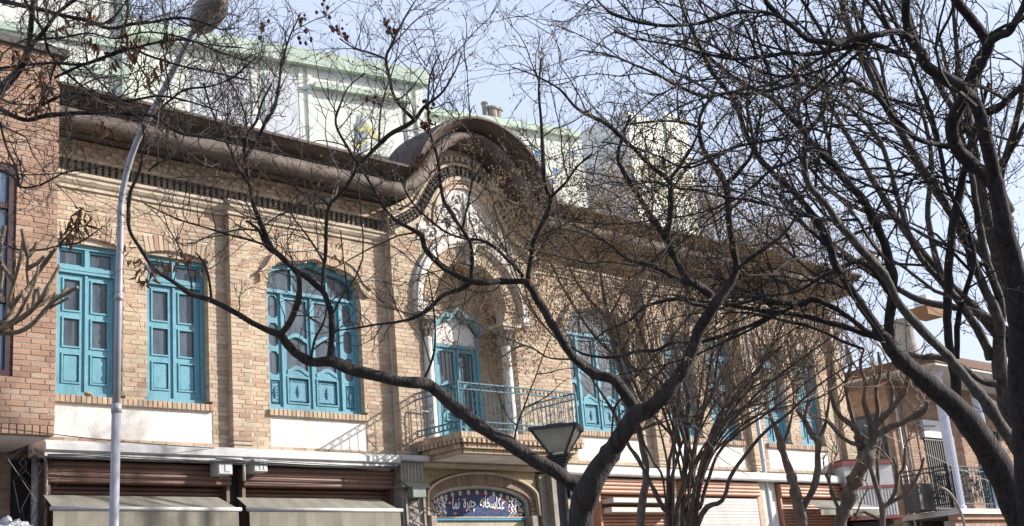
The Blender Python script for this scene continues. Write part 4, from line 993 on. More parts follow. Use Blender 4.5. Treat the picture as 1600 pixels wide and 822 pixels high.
for cx_, cy_, r_, m_ in ((840, 241, 7, 'mural_b'), (868, 268, 6, 'mural_b'), (862, 284, 6, 'mural_b'), (834, 228, 5, 'mural_gr'), (852, 250, 4, 'mural_gr'), (880, 262, 4, 'mural_gr'), (897, 240, 5, 'mural_b')): flower(cx_, cy_, r_, m_)
t = wthing('chimney_stack', 'grey rooftop vents on the parapet just above the arched cornice', 'vents', tuple(at(768, 172, 34)))
for px, w_, h in ((759, .12, .55), (768, .25, .3), (777, .2, .25)):
    p = at(px, 184, 34); s = MB(); s.lathe([(w_, -.6), (w_, h), (w_*1.3, h+.02), (w_*1.3, h+.1), (.02, h+.12)], 12, tuple(p)); s.build('vent', 'greystone', t)
# third: lit cream front, side wall with its shade put into a grey colour
A = at(906, 192, 34); B = at(975, 176, 26.5); 
pb4 = wthing('tall_cream_building', 'taller building with shaded grey side and mottled cream front beyond the gable', 'building', (B.x+2, B.y+4, 0))
Cc = at(1062, 172, 26.0)
Cx = B.x+ (at(1064, 172, 26.5).x-B.x); zt = B.z
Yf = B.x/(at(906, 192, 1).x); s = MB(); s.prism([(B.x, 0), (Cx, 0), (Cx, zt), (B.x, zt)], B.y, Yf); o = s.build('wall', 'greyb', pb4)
s = MB(); s.box(B.x-.02, Cx+.02, B.y-.08, B.y-.001, 0, zt+.05); s.build('front_wall', 'paleb', pb4)
s = MB(); x0 = at(1036, 172, 26.4).x; s.box(x0, Cx+.06, B.y-.16, B.y-.085, 0, zt+.3); s.box(x0-.08, Cx+.12, B.y-.22, B.y-.05, zt+.3, zt+.45)
s.box(B.x, B.x+.25, B.y-.12, B.y-.082, 0, zt+.02); s.build('pilaster_strip', 'paleb', pb4)
M['stainy'] = mat('ochre_weathering', (.56, .56, .38), (.5, .52, .4), scale=3, stain=.4)
s = MB()
for k in range(7): x = R.uniform(B.x+.5, x0-.4); z = zt-R.uniform(.8, 4); s.prism([(x, z), (x+R.uniform(.2, .5), z-.15), (x+R.uniform(.2, .4), z+R.uniform(.4, 1.0)), (x+.1, z+R.uniform(.5, .9))], B.y-.086, B.y-.0801)
s.build('faded_mural', 'stainy', pb4)
# ================================================================== RIGHT HOUSE with white columns
rb = wthing('balcony_house', 'orange brick house with fluted white columns and iron balcony at lower right', 'building', (30, 16, 0))
YR, YW, XE = 14.5, 15.75, 28.45; ZR2 = at(1472, 574, 14.3).z
xd0, xd1 = at(1436, 650, YW).x, at(1466, 650, YW).x
doors = [(at(1515, 650, YW).x, at(1556, 650, YW).x), (at(1590, 650, YW).x, at(1640, 650, YW).x)]
lay(rb, XE, 44, .13, 3.30, YR+.06, [], 'brick2', 'mortar2', 60, bl=.24, course=.085, jt=.014, first=lambda x, z: x-z)
s = MB(); s.box(XE-.05, 44, YR-.12, YW+.1, 3.42, 3.54); s.build('balcony_floor', 'alu', rb)
s = MB(); s.box(XE-.02, 44, YR-.03, YR+.2, 3.30, 3.415); s.build('balcony_beam', 'brick2', rb)
lay(rb, XE, 44, 3.55, ZR2, YW, [Rect(xd0, xd1, 3.6, 5.95)]+[Rect(a, b, 3.6, 5.8) for a, b in doors], 'brick2', 'mortar2', 0, bl=.24, course=.075, jt=.012)
s = MB(); s.box(XE+.16, 44, YW+.29, 24, .13, ZR2); s.build('wall', 'mortar2', rb)
s = MB(); FW = [(15.95, 16.75), (16.95, 17.9)]
for r in range(int((ZR2-.2)/.076)):
    z = .2+r*.076; y = YW+.01+(r % 2)*.12
    while y < 20:
        if not (3.9 < z < 6.05 and any(a-.2 < y < b for a, b in FW)): s.rnd().box(XE-.006, XE+.12, y, y+.23, z, z+.066)
        y += .244
s.build('flank_bricks', 'brick2', rb)['kind'] = 'stuff'
s = MB(); s.box(XE+.002, XE+.15, YW+.01, 24, .13, ZR2); s.build('flank_wall', 'mortar2', rb)
for y0, y1 in FW:
    s = MB(); s.box(XE-.03, XE+.02, y0, y1, 3.95, 4.02); s.box(XE-.03, XE+.02, y0, y1, 5.98, 6.05); s.box(XE-.03, XE+.02, y0, y1, 5.2, 5.25)
    for y in (y0, (y0+y1)/2-.03, y1-.06): s.box(XE-.028, XE+.018, y, y+.06, 4.02, 5.98)
    wn = s.build('window', 'iron', rb); g = MB(); g.box(XE-.014, XE-.008, y0, y1, 4.0, 6.0); g.build('pane', 'glass', wn)
M['eave'] = mat('brown_eave', (.17, .095, .065), (.11, .065, .045), scale=8, stain=.3)
s = MB(); s.box(XE-.45, 44, YR-.35, 19, ZR2+.06, ZR2+.12); s.box(XE-.40, 44, YR-.30, 19, ZR2+.123, ZR2+.28); s.build('roof_eave', 'eave', rb)
s = MB(); s.box(XE-.42, 44, YR-.32, 19, ZR2+.0, ZR2+.057); s.build('soffit', 'stucco', rb)
M['col_w'] = mat('white_column_paint', (.62, .65, .74), (.55, .58, .67), rough=.5, scale=6, stain=.1)
for px in (1506, 1563, 1640):
    p = at(px, 797, YR); n = 40; s = MB(); V = []
    for z, r in ((3.545, .16), (3.60, .16), (3.64, .13), (5.0, .125), (ZR2-.14, .11), (ZR2-.10, .15), (ZR2-.002, .16)):
        for k in range(n): a = 2*math.pi*k/n; rr = r*(1-.08*(k % 2) if 3.63 < z < ZR2-.12 else 1); V.append((p.x+.05+rr*math.cos(a), YR+.12+rr*math.sin(a), z))
    s.add(V, [(i*n+k, i*n+(k+1) % n, (i+1)*n+(k+1) % n, (i+1)*n+k) for i in range(6) for k in range(n)]+[tuple(range(n-1, -1, -1))]); s.build('column', 'col_w', rb)
s = MB()
for k in range(9): x = xd0+(xd1-xd0)*(k+.5)/9; s.box(x-.016, x+.016, YW-.03, YW-.01, 3.6, 5.45)
for z in (3.7, 4.6, 5.4): s.box(xd0, xd1, YW-.035, YW-.005, z, z+.03)
gr = s.build('door_grille', 'iron', rb); g = MB(); g.box(xd0, xd1, YW+.05, YW+.1, 3.6, 5.6); g.build('door', 'dark', gr)
s = MB(); s.box(xd0-.02, xd1+.02, YW-.08, YW+.1, 5.46, 5.90); s.build('transom', 'col_w', rb)
s = MB(); s.box(xd1-.0, xd1+.08, YW-.05, YW+.05, 3.6, 5.45); s.build('door_frame', 'col_w', rb)
M['dteal'] = mat('dark_teal_iron', (.03, .10, .12), (.015, .04, .05), rough=.5, scale=18)
for x0, x1 in doors:
    s = MB(); s.box(x0, x1, YW+.1, YW+.15, 3.6, 5.8); s.build('door', 'dark', rb)
    s = MB()
    for k in range(10): x = x0+(x1-x0)*(k+.5)/10; s.box(x-.015, x+.015, YW-.01, YW+.02, 3.6, 5.8)
    for z in (4.2, 5.0): s.box(x0, x1, YW-.02, YW+.03, z, z+.05)
    s.build('door_grille', 'dteal', rb)
def iron_panel(p, q, z0, z1, m, dense=True):
    p, q = Vector(p), Vector(q); L_ = (q-p).length; d = (q-p)/L_; s = MB()
    for z in (z0, z1, z1-.1): s.tube([(p.x, p.y, z), (q.x, q.y, z)], .018, 6)
    for e in (p, q): s.tube([(e.x, e.y, z0-.1), (e.x, e.y, z1+.05)], .028, 6)
    n = int(L_/.16)
    for i in range(1, n): c = p+d*(L_*i/n); s.tube([(c.x, c.y, z0), (c.x, c.y, z1)], .01, 4)
    fr = s.build('iron_railing', m, rb); s = MB()
    for k in range(int(L_*26)):
        c = p+d*R.uniform(.1, L_-.1); zc = R.uniform(z0+.1, z1-.15); r = R.uniform(.05, .1); a0 = R.random()*6.3
        s.tube([(c.x+d.x*r*(1-i/14)*math.cos(a0+i*.75), c.y+d.y*r*(1-i/14)*math.cos(a0+i*.75)-.01, zc+r*(1-i/14)*math.sin(a0+i*.75)) for i in range(12)], .011, 4)
    s.build('scrollwork', m, fr)['kind'] = 'stuff'
c1, c2 = at(1506, 797, YR), at(1563, 797, YR); zr0, zr1 = 3.68, 4.55
iron_panel((c1.x+.2, YR+.08, 0), (c2.x-.1, YR+.08, 0), zr0, zr1, 'dteal'); iron_panel((c2.x+.2, YR+.08, 0), (c2.x+3, YR+.08, 0), zr0, zr1, 'dteal')
iron_panel((XE+.02, YR+.06, 0), (c1.x-.15, YR+.06, 0), zr0, zr1, 'iron'); iron_panel((XE+.02, YR+.06, 0), (XE+.02, YW, 0), zr0, zr1, 'iron')
for px, m_, lab in ((1415, 'alu', 'pale service pipe climbing the corner of the orange brick house nearest the sign box'), (1424, 'greystone', 'grey service pipe second from the corner of the orange brick house'), (1444, 'greystone', 'grey pipe rising over the transom of the grilled door')):
    p = at(px, 700, YW-.2); s = MB()
    if px == 1444: s.tube([(p.x-.1, YW-.12, 3.6), (p.x-.1, YW-.12, 5.72), (p.x+.9, YW-.12, 5.75)], .022, 8)
    else: s.tube([(p.x, YW-.12, .2), (p.x, YW-.12, ZR2-.1)], .032, 8)
    tag(s.build('service_pipe', m_, None, True), lab, 'pipe')
p = at(1457, 725, YR); s = MB(); s.bevbox(p.x+.05, p.x+.75, YR+.5, YR+.9, 3.56, 4.2, .03); tag(s.build('cooler_box', 'iron'), 'dark boxy cooler standing on the iron railed balcony', 'cooler')
s = MB(); p = at(1485, 770, YR); s.tube([(p.x-.75+.85*math.sin(i*.2), YR-.15, 4.0-.75*(1-math.cos(i*.22))) for i in range(9)], .03, 8)
tag(s.build('hose', 'greystone', None, True), 'pale grey hose arching down from the balcony railing', 'hose')
s = MB(); a_, b_ = at(1350, 664, 13), at(1640, 790, 12)
s.tube([a_+(b_-a_)*(i/12)-Vector((0, 0, .05*math.sin(math.pi*i/12))) for i in range(13)], .007, 4)
tag(s.build('overhead_wire', 'alu'), 'pale thin wire sloping across the grilled door and white columns', 'wire')
# ================================================================== RED AND WHITE BOX KIOSK SIGN
ks = wthing('shop_sign_box', 'white corrugated box sign with dark red bands behind the pollarded trees', 'sign', (26, 15, 3.2))
p0 = at(1317, 722, 15.1); p1 = at(1391, 717, 14.6); d = (Vector((p1.x, p1.y, 0))-Vector((p0.x, p0.y, 0))); L_ = d.length; d /= L_; nn = Vector((d.y, -d.x, 0))
if nn.y > 0: nn = -nn
zt = (p0.z+p1.z)/2; zbm = at(1355, 812, 14.9).z; zm_ = at(1355, 762, 14.9).z
def sbox(s, a, b, e0, e1, z0, z1):
    V = []
    for z in (z0, z1):
        for q, e in ((a, e0), (b, e0), (b, e1), (a, e1)): c = Vector((p0.x, p0.y, 0))+d*q+nn*e; V.append((c.x, c.y, z))
    return s.add(V, [(0,1,5,4),(1,2,6,5),(2,3,7,6),(3,0,4,7),(4,5,6,7),(3,2,1,0)])
s = MB(); sbox(s, 0, L_, 0, -1.3, zbm, zt); s.build('body', 'alu', ks)
s = MB(); sbox(s, -.04, L_+.04, .04, -1.34, zt-.09, zt+.0); sbox(s, -.03, L_+.03, .03, -1.33, zm_-.02, zm_+.04); sbox(s, -.05, L_+.1, .05, -1.35, zbm-.0, zbm+.06); s.build('red_band', 'red', ks)
s = MB(); sbox(s, -.02, L_+.02, .0, -1.3, zt+.002, zt+.04); s.build('top', 'dark', ks)
n = 16
for i in range(n): s = MB(); sbox(s, L_*(i+.1)/n, L_*(i+.62)/n, .022, .001, zbm+.08, zm_-.05); s.build('corrugation', 'alu', ks)
s = MB(); sbox(s, .1, L_-.1, -.1, -1.2, .13, zbm-.03); s.build('support', 'dark', ks)
# rooftop turret far right
tt = wthing('rooftop_turret', 'small grey turret with brown timber slab on a far roof behind the right trunks', 'turret', tuple(at(1425, 590, 30)))
p = at(1419, 560, 30); M['timber'] = mat('brown_timber', (.16, .075, .035), (.24, .13, .06), scale=5, stretch=(.5, .5, 4))
s = MB(); s.lathe([(.52, -4), (.52, 0), (.58, .1), (.50, .7), (.48, .75), (.46, 1.9)], 16, tuple(p)); s.build('drum', 'greystone', tt)
q = at(1449, 490, 30)
s = MB(); s.box(q.x-.9, q.x+.7, q.y-.5, q.y+.5, q.z-.22, q.z+.22); s.build('timber_slab', 'timber', tt)
q = at(1443, 472, 30); s = MB(); s.box(q.x-.35, q.x+.35, q.y-.35, q.y+.35, q.z-.25, q.z+.3); s.build('box', 'greyb', tt)
# ================================================================== TREES
def catmull(P, Rr, k=4):
    out = []; ro = []
    for i in range(len(P)-1):
        p0, p1, p2, p3 = P[max(0, i-1)], P[i], P[i+1], P[min(len(P)-1, i+2)]
        n = max(2, min(k, int((p2-p1).length/.05)+1))
        for q in range(n):
            f = q/n; out.append(.5*((2*p1)+(p2-p0)*f+(2*p0-5*p1+4*p2-p3)*f*f+(3*p1-p0-3*p2+p3)*f**3)); ro.append(Rr[i]+(Rr[i+1]-Rr[i])*f)
    out.append(P[-1]); ro.append(Rr[-1]); return out, ro
class Tree:
    def __init__(s, name, label, loc, bark, twig, seed):
        s.o = wthing(name, label, 'tree', loc); s.bark, s.twig = bark, twig; s.r = random.Random(seed); s.tw = MB(); s.fine = MB(); s.limbs = []; s.tips = []; s.nt = 0
    def limb(s, pts, t0, t1, name='limb', knob=.06, spawn=1.0, widen=1.0):
        """pts: (px, py, width in px) traced; t0 -> t1 distance from the eye along the view axis, so it keeps real depth"""
        n = len(pts); L = [0]
        for i in range(1, n): L.append(L[-1]+math.hypot(pts[i][0]-pts[i-1][0], pts[i][1]-pts[i-1][1]))
        P = []; Rr = []; w = pts[0][2] if len(pts[0]) > 2 else 6
        wl = [p[2] if len(p) > 2 else None for p in pts]
        if wl[0] is None: wl[0] = 6
        if wl[-1] is None: wl[-1] = max(1.5, wl[0]*.4)
        known = [i for i in range(n) if wl[i] is not None]
        for a, b in zip(known, known[1:]):
            for i in range(a+1, b): wl[i] = wl[a]+(wl[b]-wl[a])*(L[i]-L[a])/(L[b]-L[a])
        for i, p in enumerate(pts):
            t = t0+(t1-t0)*L[i]/L[-1]+.05*math.sin(i*2.1)
            P.append(dep(p[0], p[1], t)); Rr.append(max(.0022, wl[i]*.5*t/FPX*widen*(.86 if wl[i] > 14 else .95)))
        Q, ro = catmull(P, Rr, 5)
        sd = s.r.random()*50
        for i in range(len(Q)):
            k = noise.noise(Q[i]*5+Vector((sd, 0, 0))); ro[i] *= 1+knob*2*k+(.18*knob/.06 if noise.noise(Q[i]*9+Vector((0, sd, 0))) > .38 else 0)
            if 0 < i < len(Q)-1: Q[i] = Q[i]+Vector((noise.noise(Q[i]*7), noise.noise(Q[i]*7+Vector((9, 0, 0))), noise.noise(Q[i]*7+Vector((0, 9, 0)))))*min(.012, ro[i]*.35)
        m_ = MB(); m_.tube(Q, ro, 12 if Rr[0] > .04 else (8 if Rr[0] > .015 else 6)); m_.build(name, s.bark, s.o, True)
        s.limbs.append((Q, ro, spawn)); return Q
    def twigs(s, m_, p, d, L, r, lv, up, wig, ang, fan):
        seg = max(.035, L/7); n = max(3, int(L/seg)); P = [p]; q = p.copy(); d = d.normalized(); kids = []
        for i in range(n):
            d = (d+Vector((s.r.gauss(0, wig), s.r.gauss(0, wig), s.r.gauss(0, wig)+up))).normalized(); q = q+d*seg; P.append(q.copy())
            if lv > 0 and i >= 0 and s.r.random() < fan: kids.append((q.copy(), d.copy(), 1-(i+1)/(n+1)))
        rr = [r*(1-.65*i/n) for i in range(n+1)]
        m_.tube(P, rr, 5 if r > .009 else (4 if r > .004 else 3), cap=False); s.nt += 1
        if lv == 0 or n < 4: s.tips.append((P[-1], d))
        for q, dd, f in kids:
            ax_ = Vector((s.r.gauss(0, 1), s.r.gauss(0, 1), s.r.gauss(0, 1))); ax_ = (ax_-dd*ax_.dot(dd)).normalized()
            a = math.radians(s.r.uniform(ang-14, ang+18)); nd = dd*math.cos(a)+ax_*math.sin(a)
            s.twigs(m_, q, nd, L*s.r.uniform(.35, .62)*(.5+f*.7), max(.0021, r*.66), lv-1, up, wig, ang, fan*.95)
        s.tips.append((P[-1], d))
    def grow(s, bias=(0, 0, 0), step=.14, L0=.7, lv=2, up=.12, wig=.16, ang=40, fan=.5, rmin=.004, zmin=2.5, upb=.35, region=None, base_r=.006):
        for Q, ro, sp in s.limbs:
            if sp <= 0: continue
            acc = s.r.uniform(0, step)
            for i in range(1, len(Q)):
                acc += (Q[i]-Q[i-1]).length*sp
                while acc > step:
                    acc -= step
                    if Q[i].z < zmin: continue
                    d = (Q[i]-Q[i-1]).normalized(); ax_ = Vector((s.r.gauss(0, 1), s.r.gauss(0, 1), s.r.gauss(0, 1)+upb)); ax_ = ax_-d*ax_.dot(d)
                    if ax_.length < .01: continue
                    ax_.normalize(); f = i/len(Q)
                    if ro[i] > .035 and s.r.random() < .55: continue
                    nd = d*.55+ax_+Vector((0, 0, upb*.5))+Vector(bias)
                    s.twigs(s.tw, Q[i]+ax_*ro[i]*.5, nd, L0*s.r.uniform(.45, 1.2)*(1.1-.4*f), min(ro[i]*.65, base_r*s.r.uniform(.6, 1.2)), lv, up, wig, ang, fan)
    def finish(s, name='twigs'):
        if s.tw.v:
            o = s.tw.build(name, s.twig, s.o); o['kind'] = 'stuff'
        print(s.o.name, 'twigs', s.nt, 'tris', len(s.tw.f)*2)
    def berries(s, prob, per, rad=.011, region=None, spread=.05):
        V = []; m_ = MB(); base = [(1,0,0),(-1,0,0),(0,1,0),(0,-1,0),(0,0,1),(0,0,-1)]; F = [(0,2,4),(2,1,4),(1,3,4),(3,0,4),(2,0,5),(1,2,5),(3,1,5),(0,3,5)]
        c = 0
        for p, d in s.tips:
            if region and not region(p): continue
            if s.r.random() > prob: continue
            for k in range(s.r.randint(1, per)):
                q = p+Vector((s.r.gauss(0, spread), s.r.gauss(0, spread), s.r.gauss(-spread*.6, spread))); r = rad*s.r.uniform(.7, 1.2); c += 1
                m_.add([(q.x+a*r, q.y+b*r, q.z+e*r*1.15) for a, b, e in base], F)
                if s.r.random() < .5: m_.tube([p, q], .0012, 3, cap=False)
        if c: o = m_.build('berries', 'berry', s.o); o['kind'] = 'stuff'; print('berries', c)
_lf = MB()
LV = [(0,0,0),(.018,.006,-.02),(.026,.0,-.055),(.016,-.008,-.085),(0,-.012,-.11),(-.014,-.004,-.08),(-.024,.008,-.05),(-.016,.01,-.018),(0,.012,-.05)]
_lf.add(LV, [(0,1,8),(1,2,8),(2,3,8),(3,4,8),(4,5,8),(5,6,8),(6,7,8),(7,0,8)]); leafm = unit(_lf, 'dry_leaf', 'leaf')
def leaves(tree, spots, t, n, rad, sc_=1.0):
    for px, py in spots:
        for k in range(n):
            p = dep(px+tree.r.gauss(0, rad), py+tree.r.gauss(0, rad*1.2), t+tree.r.gauss(0, .06)); s_ = sc_*tree.r.uniform(.6, 1.15)
            o = bpy.data.objects.new('dry_leaf', leafm); C.objects.link(o); o.parent = tree.o; o.location = p; o.scale = (s_*.62, s_*1.8, s_); o.rotation_euler = (tree.r.gauss(0, .5), tree.r.gauss(0, .5), tree.r.random()*6.3)

M['bark_s'] = mat('shrub_bark', (.065, .05, .043), (.14, .11, .092), rough=.9, scale=22, bump=1, bscale=55, stretch=(1, 1, .25), det=8)
M['bark_g'] = mat('grey_bark', (.05, .044, .042), (.14, .125, .115), rough=.9, scale=22, bump=1, bscale=55, stretch=(1, 1, .25), det=8)
LFT0 = (0, 0, .35)
# ---- TREE A: forked chinaberry in the middle
A = Tree('chinaberry_tree', 'dark forked leafless tree in front of the lantern with long left limb', tuple(dep(905, 900, 11).xy)+(.13,), 'bark', 'twig', 11)
bz = dep(905, 822, 11); gz = 822+(bz.z-.1)/11*FPX
A.limb([(903, gz, 70), (903, 1000, 58), (905, 900, 54), (907, 822, 50), (911, 785, 50), (922, 760, 46), (938, 730, 40), (958, 702, 35), (980, 668, 36), (997, 646, 34), (1015, 640, 30), (1040, 615, 26), (1070, 575, 24), (1090, 520, 22), (1115, 480, 18), (1140, 445, 14), (1150, 415, 11), (1140, 350, 11), (1132, 285, 10), (1100, 235, 7), (1092, 190, 6), (1110, 150, 5), (1130, 110, 3)], 11, 10.4, 'trunk', .07, spawn=.55)
A.limb([(920, 772, 30), (889, 751, 27), (870, 738, 26), (835, 720, 26), (799, 695, 26), (750, 665, 25), (700, 628, 24), (670, 602, 23), (635, 597, 20), (575, 585, 20), (545, 575, 21), (515, 564, 20), (490, 566, 17), (470, 556, 16), (450, 540, 15), (435, 523, 13), (400, 507, 10), (365, 488, 9), (325, 467, 9), (300, 460, 8), (270, 440, 7), (241, 420, 7), (221, 391, 6), (203, 360, 6), (200, 335, 6), (204, 299, 6), (218, 267, 5), (224, 227, 5), (224, 203, 4), (222, 186, 3)], 11, 9.2, "limb", .07, spawn=.16)
A.limb([(1000, 648, 24), (978, 617, 22), (960, 594, 21), (937, 587, 18), (911, 573, 16), (889, 550, 15), (865, 510, 14), (840, 465, 13), (822, 440, 12)], 10.9, 10.6, spawn=.6)
A.limb([(824, 441, 10), (790, 440, 10), (760, 441, 10), (735, 439, 10), (701, 423, 10), (675, 402, 9), (662, 385, 9), (659, 368, 9), (640, 356, 7), (623, 347, 7), (604, 330, 6), (590, 305, 5), (575, 280, 4), (562, 262, 3)], 10.6, 10.0, spawn=.9)
A.limb([(735, 441, 9), (720, 452, 8), (694, 461, 8), (671, 482, 7), (651, 495, 6), (621, 503, 5), (590, 507, 4), (560, 512, 3.5), (525, 517, 2)], 10.5, 10.2, spawn=1.2)
A.limb([(736, 438, 7), (738, 410, 7), (734, 378, 6.5), (712, 345, 6), (693, 312, 6), (686, 270, 6), (683, 245, 5.5), (672, 205, 5), (669, 170, 4), (672, 120, 3), (690, 80, 2)], 10.5, 10.1, spawn=.8)
A.limb([(818, 432, 6), (798, 410, 6), (775, 388, 5.5), (752, 375, 5), (732, 373, 5), (697, 363, 4.5), (658, 332, 4), (640, 310, 3), (625, 280, 2)], 10.6, 10.0, spawn=1)
A.limb([(825, 436, 8), (829, 405, 8), (836, 372, 8), (857, 330, 8), (859, 310, 8), (850, 281, 7), (848, 240, 6), (846, 195, 5), (842, 140, 4), (846, 90, 3)], 10.6, 10.3, spawn=1.1)
A.limb([(861, 308, 6), (884, 285, 5), (900, 262, 4), (925, 240, 3)], 10.4, 10.2, spawn=1.2)
A.limb([(1112, 463, 13), (1097, 451, 13), (1077, 439, 13), (1065, 422, 12), (1053, 400, 12), (1042, 374, 12), (1022, 345, 10), (1000, 312, 9), (978, 275, 8), (966, 246, 7), (972, 215, 5), (985, 180, 4)], 10.6, 10.2, spawn=.9)
A.limb([(1041, 372, 10), (1047, 340, 10), (1048, 305, 9), (1045, 281, 9), (1020, 262, 7), (990, 232, 7), (950, 195, 6.5), (925, 182, 6), (900, 168, 5), (875, 140, 4), (840, 120, 3), (800, 105, 2)], 10.4, 9.8, spawn=1)
A.limb([(1045, 280, 7), (1060, 262, 6), (1075, 240, 5), (1085, 222, 4), (1100, 190, 3)], 10.4, 10.2)
A.limb([(1132, 287, 9), (1145, 278, 8), (1160, 262, 7), (1175, 240, 6), (1185, 200, 5), (1190, 165, 4)], 10.4, 10.1)
A.limb([(1152, 420, 8), (1170, 405, 8), (1200, 385, 6), (1230, 360, 5), (1255, 320, 3)], 10.5, 10.3)
A.limb([(1092, 449, 8), (1060, 438, 7), (1028, 420, 7), (1004, 412, 6), (980, 405, 6), (950, 380, 4), (920, 362, 3), (890, 350, 2)], 10.6, 10.3)
A.limb([(1108, 480, 6), (1080, 474, 6), (1060, 467, 6), (1010, 478, 5), (985, 500, 4), (950, 515, 3), (930, 530, 2)], 10.6, 10.4, spawn=1.3)
A.limb([(1097, 200, 6), (1060, 190, 5), (1020, 190, 4), (980, 195, 3)], 10.3, 9.9)
A.limb([(438, 524, 11), (453, 504, 11), (465, 472, 10), (468, 440, 9), (462, 425, 8), (440, 400, 8), (424, 386, 8), (408, 350, 8), (396, 320, 8), (390, 290, 7), (383, 250, 7), (384, 215, 6), (400, 190, 5), (410, 160, 4), (425, 130, 3)], 9.95, 9.4, spawn=.75)
A.limb([(515, 560, 11), (518, 530, 10), (517, 500, 10), (511, 466, 10), (497, 447, 9), (461, 420, 8), (430, 396, 8), (416, 384, 8), (404, 360, 6), (385, 345, 4)], 10.2, 9.7, spawn=.5)
A.limb([(418, 384, 4), (390, 375, 4), (355, 366, 3.5), (320, 355, 3), (285, 345, 3), (250, 330, 2.5), (225, 318, 2)], 9.7, 9.2, spawn=1)
A.limb([(503, 450, 6), (507, 410, 6), (510, 370, 6), (514, 322, 7), (530, 305, 6), (550, 278, 6), (562, 258, 6), (593, 224, 7), (616, 206, 8), (648, 188, 8), (662, 168, 6), (690, 145, 4), (712, 110, 3), (722, 80, 2)], 9.9, 9.5, spawn=.9)
A.limb([(648, 188, 6), (631, 171, 5.5), (616, 150, 5), (610, 128, 5), (603, 92, 5), (612, 70, 4.5), (624, 45, 4), (636, 22, 3), (650, 0, 2)], 9.6, 9.4, spawn=1.2)
A.limb([(602, 92, 4), (580, 83, 3.5), (555, 76, 3), (530, 60, 2)], 9.5, 9.3, spawn=1.4)
A.limb([(562, 258, 5), (546, 235, 4.5), (525, 194, 4), (533, 160, 3), (545, 135, 2.5), (570, 115, 2)], 9.7, 9.5, spawn=1.2)
A.limb([(514, 322, 4), (495, 305, 3.5), (470, 300, 3), (440, 270, 2.5), (425, 250, 2)], 9.8, 9.6, spawn=1.2)
A.limb([(384, 245, 6), (402, 218, 6), (415, 190, 6), (429, 168, 6), (436, 130, 5), (440, 100, 4), (452, 60, 3), (470, 20, 2)], 9.5, 9.2, spawn=1.3)
A.limb([(392, 290, 5), (372, 262, 5), (360, 235, 5), (345, 205, 4), (330, 170, 3.5), (318, 130, 3)], 9.5, 9.1, spawn=1.4)
A.limb([(330, 465, 5), (326, 433, 4.5), (318, 410, 3.5), (306, 395, 3)], 9.6, 9.5, spawn=.4)
A.limb([(486, 560, 5), (492, 530, 4.5), (505, 505, 4), (510, 480, 3)], 10.1, 10.0, spawn=.5)
A.limb([(232, 268, 3), (245, 255, 3), (262, 250, 2.5), (300, 235, 2)], 9.3, 9.2, spawn=1.5)
A.limb([(660, 600, 6), (676, 560, 4), (680, 520, 3), (676, 470, 3), (668, 420, 2)], 10.5, 10.4, spawn=.2)
A.limb([(975, 620, 5), (960, 640, 4), (955, 700, 3)], 10.9, 11.2, spawn=0)
A.grow(LFT0, step=.5, L0=1.2, lv=3, up=.03, wig=.15, ang=40, fan=.4, upb=.4, base_r=.009, region=None)
A.grow(step=.10, L0=.55, lv=2, up=.05, wig=.2, ang=45, fan=.55, upb=.5, base_r=.0055)
A.berries(.04, 2, .009)
A.finish()
# thick-node berries on the gable side are hung by a separate seeded tree crown (tree G) behind
# ---- TREE B: great dark trees at right
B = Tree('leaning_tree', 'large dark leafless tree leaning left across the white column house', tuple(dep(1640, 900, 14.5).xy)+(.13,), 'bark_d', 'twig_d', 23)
bz = dep(1600, 822, 14.5)
B.limb([(1650, 1030, 80), (1622, 900, 66), (1600, 822, 58), (1575, 760, 54), (1545, 705, 50), (1510, 655, 44), (1480, 625, 40), (1440, 590, 34), (1400, 555, 28), (1385, 530, 26), (1375, 520, 20), (1360, 497, 16), (1345, 475, 15), (1322, 440, 14), (1305, 410, 14), (1290, 370, 14), (1265, 330, 12), (1235, 295, 11), (1200, 262, 10), (1170, 220, 9), (1150, 165, 8), (1128, 130, 7), (1110, 108, 7), (1090, 65, 6), (1070, 25, 5), (1060, -20, 3)], 14.5, 11.2, 'trunk', .07, spawn=.6)
B.limb([(1388, 528, 20), (1390, 490, 18), (1395, 440, 17), (1390, 410, 17), (1378, 370, 16), (1350, 315, 16), (1325, 285, 15), (1300, 255, 14), (1272, 228, 12), (1250, 200, 10), (1225, 172, 9), (1200, 150, 9), (1160, 130, 7), (1120, 100, 5), (1090, 70, 4)], 13.4, 11.5, spawn=.8)
B.limb([(1380, 530, 12), (1350, 520, 11), (1310, 508, 10), (1280, 500, 9), (1250, 492, 9), (1209, 487, 8), (1175, 483, 7), (1133, 475, 6), (1090, 470, 4), (1050, 460, 3)], 13.5, 12.8, spawn=.9)
B.limb([(1209, 487, 7), (1187, 502, 6.5), (1150, 517, 6.5), (1099, 533, 6.5), (1075, 535, 6), (1053, 534, 6), (1026, 547, 6), (998, 549, 5.5), (962, 558, 5), (937, 558, 4.5), (911, 553, 4), (893, 542, 3)], 12.9, 12.3, spawn=.8)
B.limb([(1372, 528, 10), (1350, 515, 9), (1310, 485, 9), (1275, 468, 10), (1250, 473, 11), (1225, 474, 10), (1200, 470, 8), (1170, 455, 6), (1150, 450, 4), (1120, 430, 3)], 13.4, 12.8, spawn=.8)
B.limb([(1350, 545, 4), (1320, 535, 5), (1290, 520, 5), (1262, 510, 5), (1240, 505, 5), (1220, 500, 4), (1180, 490, 4), (1150, 488, 3), (1125, 490, 2)], 13.3, 12.6, spawn=.8)
B.limb([(1402, 480, 8), (1370, 430, 8), (1340, 410, 7), (1290, 430, 6), (1245, 455, 5), (1200, 462, 5), (1140, 465, 4)], 13.2, 12.4, spawn=.8)
